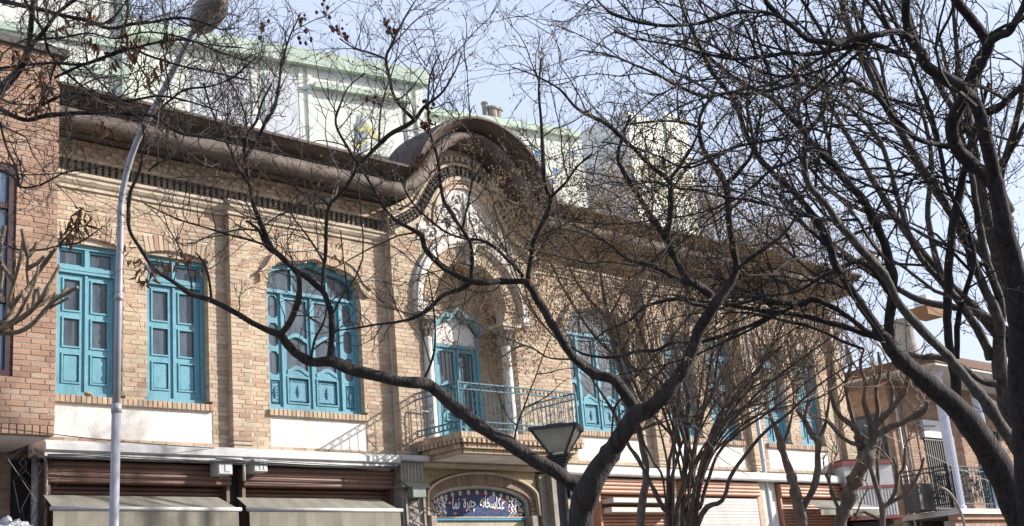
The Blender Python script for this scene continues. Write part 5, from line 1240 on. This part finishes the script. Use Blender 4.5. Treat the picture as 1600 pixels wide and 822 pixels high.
B.limb([(1495, 640, 18), (1493, 590, 18), (1484, 550, 15), (1480, 500, 15), (1482, 440, 15), (1484, 400, 14), (1490, 350, 14), (1500, 300, 14), (1508, 260, 12), (1520, 215, 10), (1530, 180, 8), (1545, 130, 6)], 13.8, 12.8, spawn=.8)
B.limb([(1495, 560, 10), (1497, 500, 10), (1510, 450, 9), (1522, 410, 9), (1515, 370, 8), (1500, 330, 8), (1480, 290, 8), (1470, 240, 8), (1458, 190, 8), (1440, 140, 7), (1420, 90, 7), (1400, 40, 6), (1380, 0, 5)], 13.8, 12.4, spawn=.8)
LFT = tuple(-_a*.55+Vector((0, 0, .25)))
B.grow(LFT, zmin=4.5, step=.38, L0=2.2, lv=3, up=.015, wig=.16, ang=42, fan=.42, upb=.3, base_r=.020)
B.grow(zmin=4.3, step=.14, L0=.9, lv=2, up=.03, wig=.18, ang=45, fan=.5, upb=.5, base_r=.010)
B.berries(.2, 2, .009); B.finish()
P_ = Tree('pale_limbed_tree', 'tree with grey sunlit limb crossing in front of the dark leaning trunk', tuple(dep(1680, 900, 13.6).xy)+(.13,), 'bark_g', 'twig_d', 31)
P_.limb([(1790, 1080, 60), (1720, 900, 46), (1660, 800, 34), (1600, 716, 26), (1570, 675, 22), (1540, 627, 20), (1510, 592, 19), (1480, 556, 17), (1435, 510, 16), (1400, 466, 15), (1375, 420, 14), (1350, 395, 13), (1330, 370, 13), (1310, 350, 12), (1295, 325, 11), (1265, 290, 10), (1256, 260, 10), (1257, 225, 9), (1262, 205, 9), (1280, 185, 8), (1290, 160, 8), (1293, 140, 7), (1275, 120, 5), (1240, 118, 4)], 13.2, 10.5, 'trunk', .08, spawn=.5)
P_.limb([(1545, 335+300, 30), (1572, 660, 30), (1572, 625, 30), (1563, 580, 28), (1560, 545, 24), (1562, 510, 20), (1552, 478, 18), (1540, 455, 16), (1525, 420, 15), (1510, 380, 14), (1490, 340, 14), (1470, 305, 13), (1450, 275, 13), (1425, 235, 12), (1400, 195, 11), (1375, 150, 11), (1350, 95, 11), (1325, 40, 11), (1315, 0, 11)], 14.2, 12.6, spawn=.7)
P_.limb([(1548, 560, 16), (1530, 520, 16), (1505, 480, 15), (1478, 447, 12), (1452, 420, 10), (1430, 390, 9), (1415, 350, 9), (1400, 300, 8), (1390, 260, 8), (1372, 215, 8), (1350, 190, 7), (1320, 165, 6), (1290, 150, 5)], 14, 12.6, spawn=.8)
P_.limb([(1560, 520, 14), (1565, 480, 14), (1548, 430, 14), (1540, 400, 13), (1530, 350, 12), (1522, 300, 10), (1515, 260, 9), (1500, 200, 8), (1492, 150, 7), (1478, 100, 6), (1470, 60, 5)], 13.9, 12.7, spawn=.8)
P_.limb([(1556, 600, 12), (1535, 595, 11), (1505, 575, 10), (1470, 560, 9), (1440, 558, 8), (1410, 550, 7)], 13.8, 13.5, spawn=.4)
P_.grow(LFT, zmin=4.6, step=.40, L0=2.1, lv=3, up=.015, wig=.16, ang=42, fan=.42, upb=.3, base_r=.020)
P_.grow(zmin=4.4, step=.17, L0=.9, lv=2, up=.03, wig=.18, ang=45, fan=.5, upb=.4, base_r=.010)
P_.berries(.2, 2, .009); P_.finish()
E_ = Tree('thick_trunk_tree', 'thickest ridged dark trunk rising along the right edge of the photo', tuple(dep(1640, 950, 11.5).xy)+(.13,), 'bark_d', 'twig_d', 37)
E_.limb([(1640, 1200, 80), (1625, 1000, 60), (1612, 822, 50), (1603, 690, 48), (1596, 600, 46), (1594, 510, 44), (1588, 440, 44), (1578, 400, 42), (1568, 350, 36), (1560, 310, 30), (1552, 270, 26), (1542, 220, 25), (1530, 178, 24), (1518, 152, 23), (1500, 135, 22), (1475, 120, 21), (1450, 106, 20), (1438, 82, 20), (1424, 60, 21), (1416, 30, 16), (1417, 0, 14), (1425, -30, 12)], 11.5, 9.2, 'trunk', .05, spawn=.5)
E_.limb([(1575, 330, 26), (1556, 295, 26), (1535, 270, 26), (1512, 250, 26), (1493, 228, 25), (1487, 205, 24), (1492, 185, 24), (1502, 160, 24), (1515, 130, 24), (1530, 98, 24), (1545, 70, 23), (1532, 48, 20), (1510, 20, 19), (1488, -10, 18)], 11.3, 9.6, spawn=.5)
E_.limb([(1545, 70, 16), (1562, 55, 14), (1580, 45, 14), (1595, 20, 12), (1605, -10, 10)], 9.7, 9.4, spawn=.5)
E_.limb([(1560, 300, 12), (1572, 250, 10), (1590, 215, 9), (1600, 195, 8), (1630, 160, 7)], 11, 10.8)
E_.limb([(1540, 175, 14), (1560, 168, 12), (1580, 150, 11), (1610, 120, 10)], 10.3, 10.1)
E_.limb([(1424, 62, 12), (1400, 50, 12), (1375, 54, 11), (1350, 58, 11), (1320, 63, 11), (1300, 66, 11), (1275, 64, 10), (1260, 61, 10), (1240, 42, 9), (1225, 30, 9), (1205, 12, 8), (1190, -10, 7)], 9.3, 8.6, spawn=1)
E_.limb([(1420, 88, 9), (1390, 78, 8), (1360, 66, 8), (1330, 72, 8), (1300, 80, 7), (1260, 85, 7), (1230, 82, 7), (1200, 88, 6), (1150, 92, 6), (1100, 84, 5), (1050, 70, 4), (1000, 62, 3), (960, 50, 2)], 9.3, 8.4, spawn=1)
E_.limb([(1488, 228, 10), (1465, 226, 9), (1440, 220, 9), (1420, 207, 9), (1400, 188, 9), (1385, 168, 9), (1370, 150, 9), (1350, 138, 8), (1330, 125, 8), (1300, 132, 7), (1275, 137, 7), (1250, 130, 6), (1225, 135, 6), (1200, 142, 6), (1170, 147, 6), (1140, 145, 6), (1100, 150, 5), (1060, 135, 5), (1030, 118, 4), (1000, 105, 4), (950, 85, 3), (900, 78, 2)], 11, 9.2, spawn=1)
E_.limb([(1225, 30, 6), (1200, 20, 6), (1165, 18, 6), (1145, 20, 6), (1100, 35, 6), (1055, 40, 5.5), (1015, 38, 5.5), (965, 25, 5), (940, 8, 4), (920, -15, 3)], 8.7, 8.2, spawn=1)
E_.limb([(1290, 345, 4), (1240, 330, 5), (1200, 320, 5), (1160, 312, 5), (1120, 305, 5), (1090, 297, 4.5), (1062, 295, 4), (1020, 285, 3), (980, 290, 3)], 10, 9.6, spawn=1)
E_.limb([(1300, 210, 5), (1260, 200, 5), (1230, 215, 5), (1190, 222, 5), (1150, 230, 5), (1110, 250, 4), (1070, 262, 4), (1030, 245, 3), (990, 230, 3), (940, 222, 2)], 9.8, 9.2, spawn=1)
E_.limb([(1300, 240, 4), (1270, 230, 5), (1240, 250, 5), (1205, 265, 5), (1180, 290, 4), (1160, 310, 4), (1120, 345, 3), (1080, 360, 2)], 9.8, 9.2, spawn=1)
E_.limb([(1340, 65, 6), (1310, 95, 6), (1280, 110, 5), (1240, 120, 5), (1200, 115, 5), (1160, 100, 4), (1120, 75, 4), (1080, 60, 3), (1040, 75, 2)], 9.2, 8.8, spawn=1)
E_.grow(LFT, zmin=4.5, step=.32, L0=1.7, lv=3, up=.01, wig=.14, ang=40, fan=.42, upb=.2, base_r=.016)
E_.grow(step=.13, L0=.62, lv=2, up=.01, wig=.17, ang=42, fan=.52, upb=.2, base_r=.006)
E_.berries(.25, 2, .0075); E_.finish()
# ---- TREE K: the next street tree along the kerb, past the right edge
Kt = Tree('distant_street_tree', 'fine crowned bare tree farthest back behind the dark right hand trunks', tuple(dep(1650, 900, 20).xy)+(.13,), 'bark', 'twig', 97)
Kt.limb([(1665, 1020, 40), (1655, 850, 34), (1640, 700, 30), (1610, 560, 26), (1570, 440, 22), (1540, 330, 18), (1520, 220, 14), (1500, 120, 10), (1490, 20, 6), (1485, -120, 3)], 20, 19.5, 'trunk', .06, spawn=.8)
for L_ in ([(1620, 600, 18), (1540, 500, 14), (1470, 430, 12), (1400, 340, 9), (1340, 240, 7), (1290, 150, 4)], [(1570, 440, 14), (1500, 350, 11), (1430, 250, 9), (1380, 140, 7), (1340, 40, 4), (1320, -80, 2)], [(1600, 540, 14), (1530, 490, 11), (1440, 470, 8), (1370, 430, 6), (1300, 380, 4)],
           [(1540, 330, 12), (1580, 220, 9), (1600, 120, 6), (1610, 0, 3)], [(1470, 430, 9), (1450, 340, 7), (1455, 240, 6), (1430, 140, 4)], [(1520, 220, 9), (1460, 120, 7), (1420, 20, 5), (1400, -100, 3)], [(1400, 340, 7), (1350, 330, 5), (1290, 290, 4), (1240, 230, 3), (1200, 180, 2)]):
    L_ = [(x, y, w_*1.35) for x, y, w_ in L_]; Kt.limb(L_, 19.8, 18+Kt.r.random()*3, spawn=1)
Kt.grow(tuple(-_a*.4+Vector((0, 0, .3))), step=.22, L0=1.5, lv=2, up=.03, wig=.13, ang=38, fan=.5, upb=.5, base_r=.009); Kt.finish()
# ---- TREE C: many stemmed shrub tree
Cc_ = Tree('multi_stemmed_tree', 'slender many stemmed bare tree fanning up in front of the right shutters', tuple(dep(1062, 900, 14.5).xy)+(.13,), 'bark_s', 'twig_m', 41)
gzz = 1070
def stem(pts, t0=14.5, t1=14.2, nm='limb', sp=1): pts = [(x, y, w_*.78) for x, y, w_ in pts]; Cc_.limb([(pts[0][0]*.55+1062*.45, gzz, pts[0][2]*1.3)]+pts, t0, t1, nm, .06, spawn=sp)
stem([(1046, 825, 9), (1036, 795, 9), (1023, 767, 9), (1010, 742, 9), (998, 719, 9), (985, 700, 8), (972, 670, 7), (950, 630, 6), (930, 600, 4), (905, 560, 3)], nm='trunk')
stem([(1044, 815, 9), (1044, 777, 9), (1045, 726, 8), (1052, 688, 7), (1036, 665, 6), (1007, 633, 5), (991, 600, 5), (975, 560, 4), (960, 500, 3)])
stem([(1058, 815, 12), (1068, 764, 11), (1071, 719, 10), (1074, 656, 9), (1074, 614, 7), (1061, 570, 5), (1050, 520, 3)])
stem([(1060, 800, 10), (1078, 745, 9), (1087, 688, 8), (1100, 633, 7), (1109, 576, 6), (1116, 530, 4), (1120, 480, 2)])
stem([(1074, 822, 10), (1093, 793, 9), (1106, 751, 8), (1122, 710, 7), (1147, 681, 6), (1189, 652, 5), (1230, 622, 4), (1290, 575, 3), (1340, 545, 2)], t1=13.6)
stem([(1090, 824, 11), (1128, 783, 10), (1141, 745, 9), (1163, 713, 8), (1195, 675, 7), (1230, 648, 6), (1275, 605, 4), (1320, 575, 3), (1365, 548, 2)], t1=13.4)
stem([(1050, 800, 7), (1049, 750, 7), (1062, 700, 6), (1052, 640, 5), (1040, 590, 4), (1010, 540, 3), (990, 490, 2)])
stem([(1066, 810, 8), (1085, 770, 8), (1100, 720, 7), (1128, 660, 6), (1150, 615, 5), (1190, 570, 4), (1230, 530, 2.5)], t1=13.8)
stem([(1040, 780, 5), (1020, 720, 5), (1000, 680, 5), (1000, 640, 4), (985, 600, 3), (960, 560, 3), (940, 530, 2)], t1=14.6)
stem([(1085, 800, 7), (1098, 740, 7), (1120, 690, 6), (1160, 640, 6), (1200, 600, 5), (1260, 555, 4), (1310, 520, 2)], t1=13.5)
rr_ = random.Random(5)
for k in range(26):
    ex = rr_.uniform(900, 1380); ey = rr_.uniform(430, 560)+max(0, (ex-1150))*.25; bx = 1045+rr_.uniform(0, 45); f = rr_.uniform(.3, .5)
    mx_ = bx+(ex-bx)*f*.7; my = 760+(ey-760)*f
    stem([(bx, 800, rr_.uniform(4, 7)), (mx_, my, rr_.uniform(4, 6)), (bx+(ex-bx)*.75, 800+(ey-800)*.72, 3.4), (ex, ey, 1.6)], t1=14.5+rr_.uniform(-1.1, .8), sp=1)
Cc_.grow(step=.07, L0=.9, lv=1, up=.07, wig=.07, ang=26, fan=.5, upb=.6, zmin=3.6, base_r=.0055)
Cc_.finish()
# ---- TREE G: seed-laden fine crown between lantern and gable (behind A)
G = Tree('berry_laden_tree', 'fine twigged tree full of dry brown berries in front of the gable right side', tuple(dep(1000, 900, 14.8).xy)+(.13,), 'bark_m', 'twig_m', 53)
G.limb([(1010, 1070, 22), (1000, 900, 18), (1002, 800, 14), (1010, 740, 12), (1000, 680, 11), (985, 620, 10), (965, 560, 9), (950, 500, 7), (940, 440, 5), (930, 380, 4), (920, 330, 2)], 14.8, 14.4, 'trunk', .06, spawn=.7)
for L_ in ([(985, 620, 6), (950, 590, 5), (905, 560, 4), (860, 520, 3), (820, 470, 3), (790, 400, 2)], [(965, 560, 6), (925, 520, 5), (880, 450, 4), (850, 390, 3), (820, 330, 2)], [(965, 560, 6), (1000, 500, 5), (1030, 440, 4), (1060, 390, 3), (1090, 340, 2)],
           [(950, 500, 5), (900, 440, 4), (880, 380, 3), (870, 310, 2)], [(980, 600, 6), (1030, 550, 5), (1080, 490, 4), (1130, 430, 3), (1180, 390, 2)], [(950, 500, 5), (985, 430, 4), (1000, 370, 3), (1010, 320, 2)], [(905, 560, 4), (860, 560, 3), (820, 540, 3), (780, 560, 2)], [(1030, 550, 4), (1090, 530, 3), (1150, 480, 3), (1210, 440, 2)],
           [(860, 520, 3), (830, 480, 3), (810, 420, 2.5), (770, 370, 2), (745, 330, 1.6)], [(820, 540, 3), (770, 520, 2.5), (730, 500, 2), (700, 520, 1.6)], [(1080, 490, 4), (1130, 470, 3), (1190, 450, 2.5), (1250, 440, 2)], [(1130, 470, 4), (1190, 420, 3), (1250, 400, 2)], [(1060, 390, 3), (1120, 350, 3), (1180, 320, 2)], [(1190, 450, 3), (1260, 450, 2.5), (1320, 460, 2)], [(1130, 430, 3), (1170, 380, 2.5), (1230, 360, 2)], [(1000, 370, 3), (1040, 330, 2.5), (1070, 290, 2)], [(1090, 530, 4), (1160, 500, 3), (1230, 480, 2.5), (1300, 490, 2)], [(1150, 480, 3), (1220, 430, 3), (1290, 420, 2)], [(1060, 460, 4), (1110, 400, 3), (1150, 360, 2)], [(930, 420, 4), (960, 370, 3), (950, 320, 2)]):
    G.limb(L_, 14.6, 13.6+G.r.random()*1.2, spawn=1)
G.grow(step=.07, L0=.9, lv=2, up=.07, wig=.16, ang=38, fan=.6, upb=.7, zmin=4.4, base_r=.0045)
G.berries(.4, 4, .0115, spread=.06); G.finish()
# ---- pollards at lower right
def pollard(nm, label, base, limbs, t, seed, bark='bark_p'):
    limbs = [([(x, y, w_*(.78 if seed == 73 else 1)) for x, y, w_ in pts], a, b) for pts, a, b in limbs]
    T = Tree(nm, label, tuple(dep(base[0], base[1], t).xy)+(.13,), bark, 'twig_m', seed)
    for i, (pts, t0, t1) in enumerate(limbs): T.limb(pts, t0, t1, 'trunk' if i == 0 else 'limb', .13, spawn=0)
    return T
T1 = pollard('pollarded_tree', 'pale pollarded tree with two upright stems before the beige shutter', (1253, 900), [
    ([(1258, 1010, 26), (1256, 900, 22), (1253, 817, 20), (1248, 795, 18), (1244, 780, 14), (1240, 755, 13), (1231, 729, 13), (1224, 709, 12), (1218, 684, 11), (1208, 660, 8), (1200, 640, 6)], 16.5, 16.3),
    ([(1252, 805, 12), (1256, 790, 11), (1269, 768, 11), (1277, 740, 11), (1277, 713, 11), (1278, 690, 11), (1266, 676, 10), (1256, 655, 9), (1245, 640, 6)], 16.5, 16.4),
    ([(1277, 690, 6), (1290, 660, 5), (1298, 600, 4), (1300, 560, 3)], 16.4, 16.4), ([(1218, 684, 6), (1200, 640, 5), (1195, 600, 4), (1190, 555, 3)], 16.3, 16.3),
    ([(1256, 655, 5), (1262, 620, 4), (1255, 580, 4), (1262, 545, 3)], 16.3, 16.2), ([(1222, 700, 5), (1235, 660, 4), (1240, 620, 3), (1232, 580, 3)], 16.3, 16.2)], 16.5, 61, 'bark_m')
T2 = pollard('pollarded_tree', 'knobbly pollarded tree in front of the red banded sign box', (1313, 900), [
    ([(1306, 1000, 30), (1308, 900, 27), (1313, 817, 25), (1326, 782, 24), (1335, 751, 24), (1350, 722, 24), (1359, 704, 22), (1366, 685, 18), (1366, 668, 12)], 16.8, 16.6),
    ([(1350, 715, 15), (1344, 695, 14), (1341, 680, 12), (1331, 664, 9), (1313, 651, 8), (1302, 630, 8), (1296, 605, 7), (1306, 590, 6)], 16.7, 16.4),
    ([(1366, 675, 11), (1378, 655, 11), (1392, 640, 10), (1406, 622, 9), (1416, 600, 9), (1420, 580, 7)], 16.6, 16.2),
    ([(1368, 682, 10), (1390, 668, 10), (1410, 660, 9), (1430, 650, 9), (1445, 640, 8), (1449, 628, 6)], 16.6, 16.1),
    ([(1362, 680, 10), (1358, 655, 10), (1350, 630, 8), (1352, 600, 7), (1344, 570, 5), (1350, 545, 3)], 16.6, 16.5),
    ([(1366, 670, 9), (1372, 640, 8), (1368, 610, 7), (1376, 580, 5), (1372, 550, 4)], 16.6, 16.5),
    ([(1341, 682, 8), (1328, 640, 7), (1322, 600, 6), (1330, 565, 5), (1322, 540, 4)], 16.6, 16.4),
    ([(1392, 640, 7), (1394, 610, 6), (1388, 585, 5), (1398, 560, 4)], 16.4, 16.3), ([(1344, 695, 8), (1325, 690, 7), (1305, 672, 6), (1290, 655, 5)], 16.6, 16.4),
    ([(1312, 800, 6), (1300, 770, 6), (1292, 740, 5)], 16.7, 16.5)], 16.8, 67, 'bark_m')
T3 = pollard('pollarded_sapling', 'low pollarded sapling with pale stubs in front of the service pipes', (1379, 900), [
    ([(1380, 1000, 14), (1380, 900, 12), (1379, 822, 10), (1378, 793, 11), (1373, 773, 9), (1364, 745, 7), (1356, 720, 5)], 17, 17),
    ([(1378, 793, 8), (1390, 784, 8), (1399, 768, 7), (1402, 745, 6), (1396, 715, 5)], 17, 16.9), ([(1390, 786, 7), (1405, 778, 6), (1418, 770, 6), (1436, 740, 5), (1444, 715, 4)], 17, 16.8),
    ([(1373, 773, 6), (1372, 745, 6), (1370, 715, 5)], 17, 17), ([(1402, 745, 5), (1412, 730, 5), (1414, 700, 4)], 17, 16.9), ([(1379, 815, 6), (1350, 800, 6), (1335, 805, 5)], 17, 17)], 17, 71, 'bark_m')
for T in (T1, T2, T3):
    for Q, ro, sp in T.limbs[1:]:
        for k in range(3 if T is not T3 else 1):
            i = T.r.randint(len(Q)//2, len(Q)-1); T.twigs(T.tw, Q[i], Vector((T.r.gauss(0, .4), T.r.gauss(0, .4), 1)), T.r.uniform(.4, 1.0), .014, 2, .12, .2, 38, .4)
    T.finish('shoots')
# ---- TREE F: pale pollard at left edge
F = pollard('pollarded_tree', 'pale stubby pollarded branches reaching in from the left edge over orange brick', (-60, 700), [
    ([(-90, 1350, 60), (-80, 1000, 50), (-70, 700, 44), (-55, 600, 36), (-35, 540, 30), (-8, 512, 24), (10, 505, 18), (19, 480, 13), (32, 462, 11), (44, 449, 10), (66, 417, 9), (87, 388, 8)], 8, 7.9),
    ([(0, 512, 14), (34, 497, 12), (63, 470, 10), (80, 440, 9), (93, 416, 8)], 7.9, 7.8), ([(0, 520, 12), (29, 519, 10), (50, 506, 9), (70, 486, 9), (87, 468, 8), (121, 449, 7)], 7.9, 7.7),
    ([(8, 500, 10), (19, 451, 9), (30, 410, 8), (36, 370, 7)], 7.9, 7.9), ([(0, 470, 9), (2, 430, 8), (0, 393, 8), (8, 353, 7)], 7.9, 7.9), ([(58, 495, 6), (80, 480, 6), (108, 465, 5)], 7.8, 7.75),
    ([(44, 449, 6), (42, 420, 6), (44, 395, 5)], 7.9, 7.9), ([(0, 515, 9), (22, 500, 9), (40, 470, 8), (55, 440, 6), (60, 415, 5)], 7.8, 7.7)], 8, 73)
for k in range(16):
    Q, ro, sp = F.r.choice(F.limbs); i = F.r.randint(len(Q)//3, len(Q)-2)
    if Q[i].z < 3.4: continue
    d_ = Vector((F.r.gauss(.2, .5), F.r.gauss(0, .3), F.r.uniform(.3, 1))).normalized(); L_ = F.r.uniform(.05, .16); m_ = MB(); m_.tube([Q[i], Q[i]+d_*L_*.6, Q[i]+d_*L_+Vector((0, 0, .02))], [.016, .013, .012], 7); m_.build('stub', F.bark, F.o)
F.finish()
# ---- TREE H: dark crown over the upper left
Hh = Tree('crooked_tree', 'dark leafless tree with dead leaf clusters entering over the top left corner', tuple(dep(-260, 700, 8.5).xy)+(.13,), 'bark', 'twig', 83)
Hh.limb([(-330, 1350, 90), (-300, 900, 70), (-250, 600, 55), (-160, 350, 40), (-60, 200, 26), (0, 141, 16), (14, 128, 13), (27, 112, 12), (36, 97, 12), (44, 78, 10), (48, 50, 9), (51, 20, 8), (53, -30, 7)], 8.5, 8.0, 'trunk', .06, spawn=.3)
Hh.limb([(48, 72, 9), (60, 60, 8), (73, 44, 7), (92, 19, 6), (117, 0, 5), (150, -20, 4)], 8.1, 8.0)
Hh.limb([(-60, -20, 10), (0, 0, 9), (49, 12, 8), (92, 22, 7), (136, 32, 6.5), (170, 44, 6), (205, 38, 6), (240, 34, 5), (282, 28, 5), (320, 36, 4), (345, 46, 3), (367, 44, 2)], 8.3, 7.8)
Hh.limb([(-60, 150, 12), (0, 170, 9), (22, 182, 8), (44, 188, 8), (73, 181, 8), (122, 177, 7), (170, 178, 6), (200, 179, 6), (240, 182, 5), (254, 190, 5), (281, 208, 5), (310, 213, 4.5), (334, 217, 4), (365, 225, 3)], 8.3, 8.0)
Hh.limb([(44, 180, 6), (73, 160, 6), (110, 146, 5), (150, 152, 5), (200, 157, 4.5), (250, 150, 4), (300, 160, 3), (345, 175, 2)], 8.2, 8.0)
Hh.limb([(36, -5, 5), (50, 22, 5), (68, 49, 5), (75, 78, 5), (97, 107, 4), (120, 128, 4), (134, 140, 4), (165, 160, 3), (200, 190, 2)], 8.1, 8.1)
Hh.limb([(-20, 110, 7), (30, 103, 5), (80, 98, 5), (130, 100, 5), (180, 84, 4.5), (230, 70, 4), (280, 62, 4), (330, 70, 3), (380, 75, 2)], 8.2, 7.9)
Hh.limb([(85, 122, 5), (120, 105, 5), (160, 90, 5), (200, 76, 4.5), (240, 90, 4), (290, 105, 4), (340, 115, 3), (390, 125, 2)], 8.1, 7.9)
Hh.limb([(60, 62, 4), (100, 58, 4), (140, 52, 3), (180, 60, 3), (230, 50, 3), (290, 60, 3), (340, 80, 3), (400, 100, 2)], 8.1, 7.8)
Hh.limb([(240, 182, 4), (262, 160, 4), (290, 140, 4), (330, 135, 3), (365, 120, 3), (400, 90, 2)], 8.1, 7.9)
Hh.limb([(300, 30, 3), (330, 70, 3), (350, 110, 3), (372, 150, 3), (385, 190, 3), (380, 215, 4)], 8.3, 8.6)
Hh.limb([(-20, 260, 6), (20, 275, 5), (32, 292, 4), (60, 290, 3.5), (90, 275, 3), (110, 268, 3), (150, 262, 2)], 8.1, 7.9, spawn=.8)
Hh.limb([(-20, 360, 4), (20, 388, 4), (60, 391, 3.5), (92, 384, 3), (125, 378, 3), (160, 355, 2)], 8, 7.9, spawn=.5)
Hh.limb([(0, 190, 5), (10, 230, 4), (25, 262, 4), (30, 290, 3)], 8, 7.9, spawn=.8)
Hh.grow(step=.3, L0=.9, lv=3, up=.06, wig=.2, ang=45, fan=.5, upb=.4, base_r=.008)
Hh.grow(step=.075, L0=.36, lv=2, up=.05, wig=.26, ang=48, fan=.6, upb=.35, base_r=.005)
Hh.finish()
def pods(tree, spots, t, n, rad, r_):
    m_ = MB(); base = [(1,0,0),(-1,0,0),(0,1,0),(0,-1,0),(0,0,1),(0,0,-1)]; F_ = [(0,2,4),(2,1,4),(1,3,4),(3,0,4),(2,0,5),(1,2,5),(3,1,5),(0,3,5)]
    for px, py in spots:
        c = dep(px, py, t)
        for k in range(n):
            p = dep(px+tree.r.gauss(0, rad), py+tree.r.gauss(0, rad), t+tree.r.gauss(0, .04)); r = r_*tree.r.uniform(.7, 1.2)
            m_.add([(p.x+a*r, p.y+b*r, p.z+e*r*1.2) for a, b, e in base], F_); m_.tube([p, c+(p-c)*.2], .0018, 3, cap=False)
    m_.build('seed_pods', 'seed', tree.o)['kind'] = 'stuff'
pods(A, [(472, 34), (507, 18), (670, 190), (656, 252), (600, 36), (617, 50), (412, 44), (525, 45), (540, 60), (583, 160), (478, 60), (668, 165)], 9.55, 7, 6, .019)
leaves(Hh, [(38, 85), (30, 80), (60, 120), (75, 135), (55, 160), (100, 45), (135, 20), (140, 65), (190, 55), (205, 60), (215, 90), (245, 110), (255, 95), (150, 195), (165, 205), (25, 255), (42, 95), (36, 170), (62, 150), (198, 75), (212, 75), (230, 120), (262, 60), (150, 75), (175, 95)], 8.0, 9, 6, .68)
leaves(A, [(125, 330), (118, 350), (108, 370), (132, 345), (122, 338), (112, 360), (128, 360)], 8.8, 10, 6, .78)
leaves(A, [(222, 420), (235, 432), (280, 395), (270, 410), (205, 385), (300, 410), (240, 415), (225, 440), (216, 405), (290, 400), (262, 400)], 9.3, 6, 6, .72)
leaves(A, [(535, 385), (530, 405), (372, 245), (368, 262), (655, 250), (642, 256), (668, 188)], 9.6, 5, 5, .6)
A.limb([(60, 420, 4), (80, 395, 4), (100, 375, 3.5), (120, 350, 3), (128, 325, 2)], 8.6, 8.8, 'limb', .06, spawn=0)
A.limb([(545, 470, 2.5), (540, 430, 2.5), (535, 390, 2.5), (532, 360, 2)], 10, 9.6, 'limb', .05, spawn=0)
# ================================================================== finish: parts stay where they were modelled
for r_ in WORLD:
    inv = Matrix.Translation(-r_.location)
    for o in list(C.objects):
        if o.parent is r_: o.matrix_parent_inverse = inv
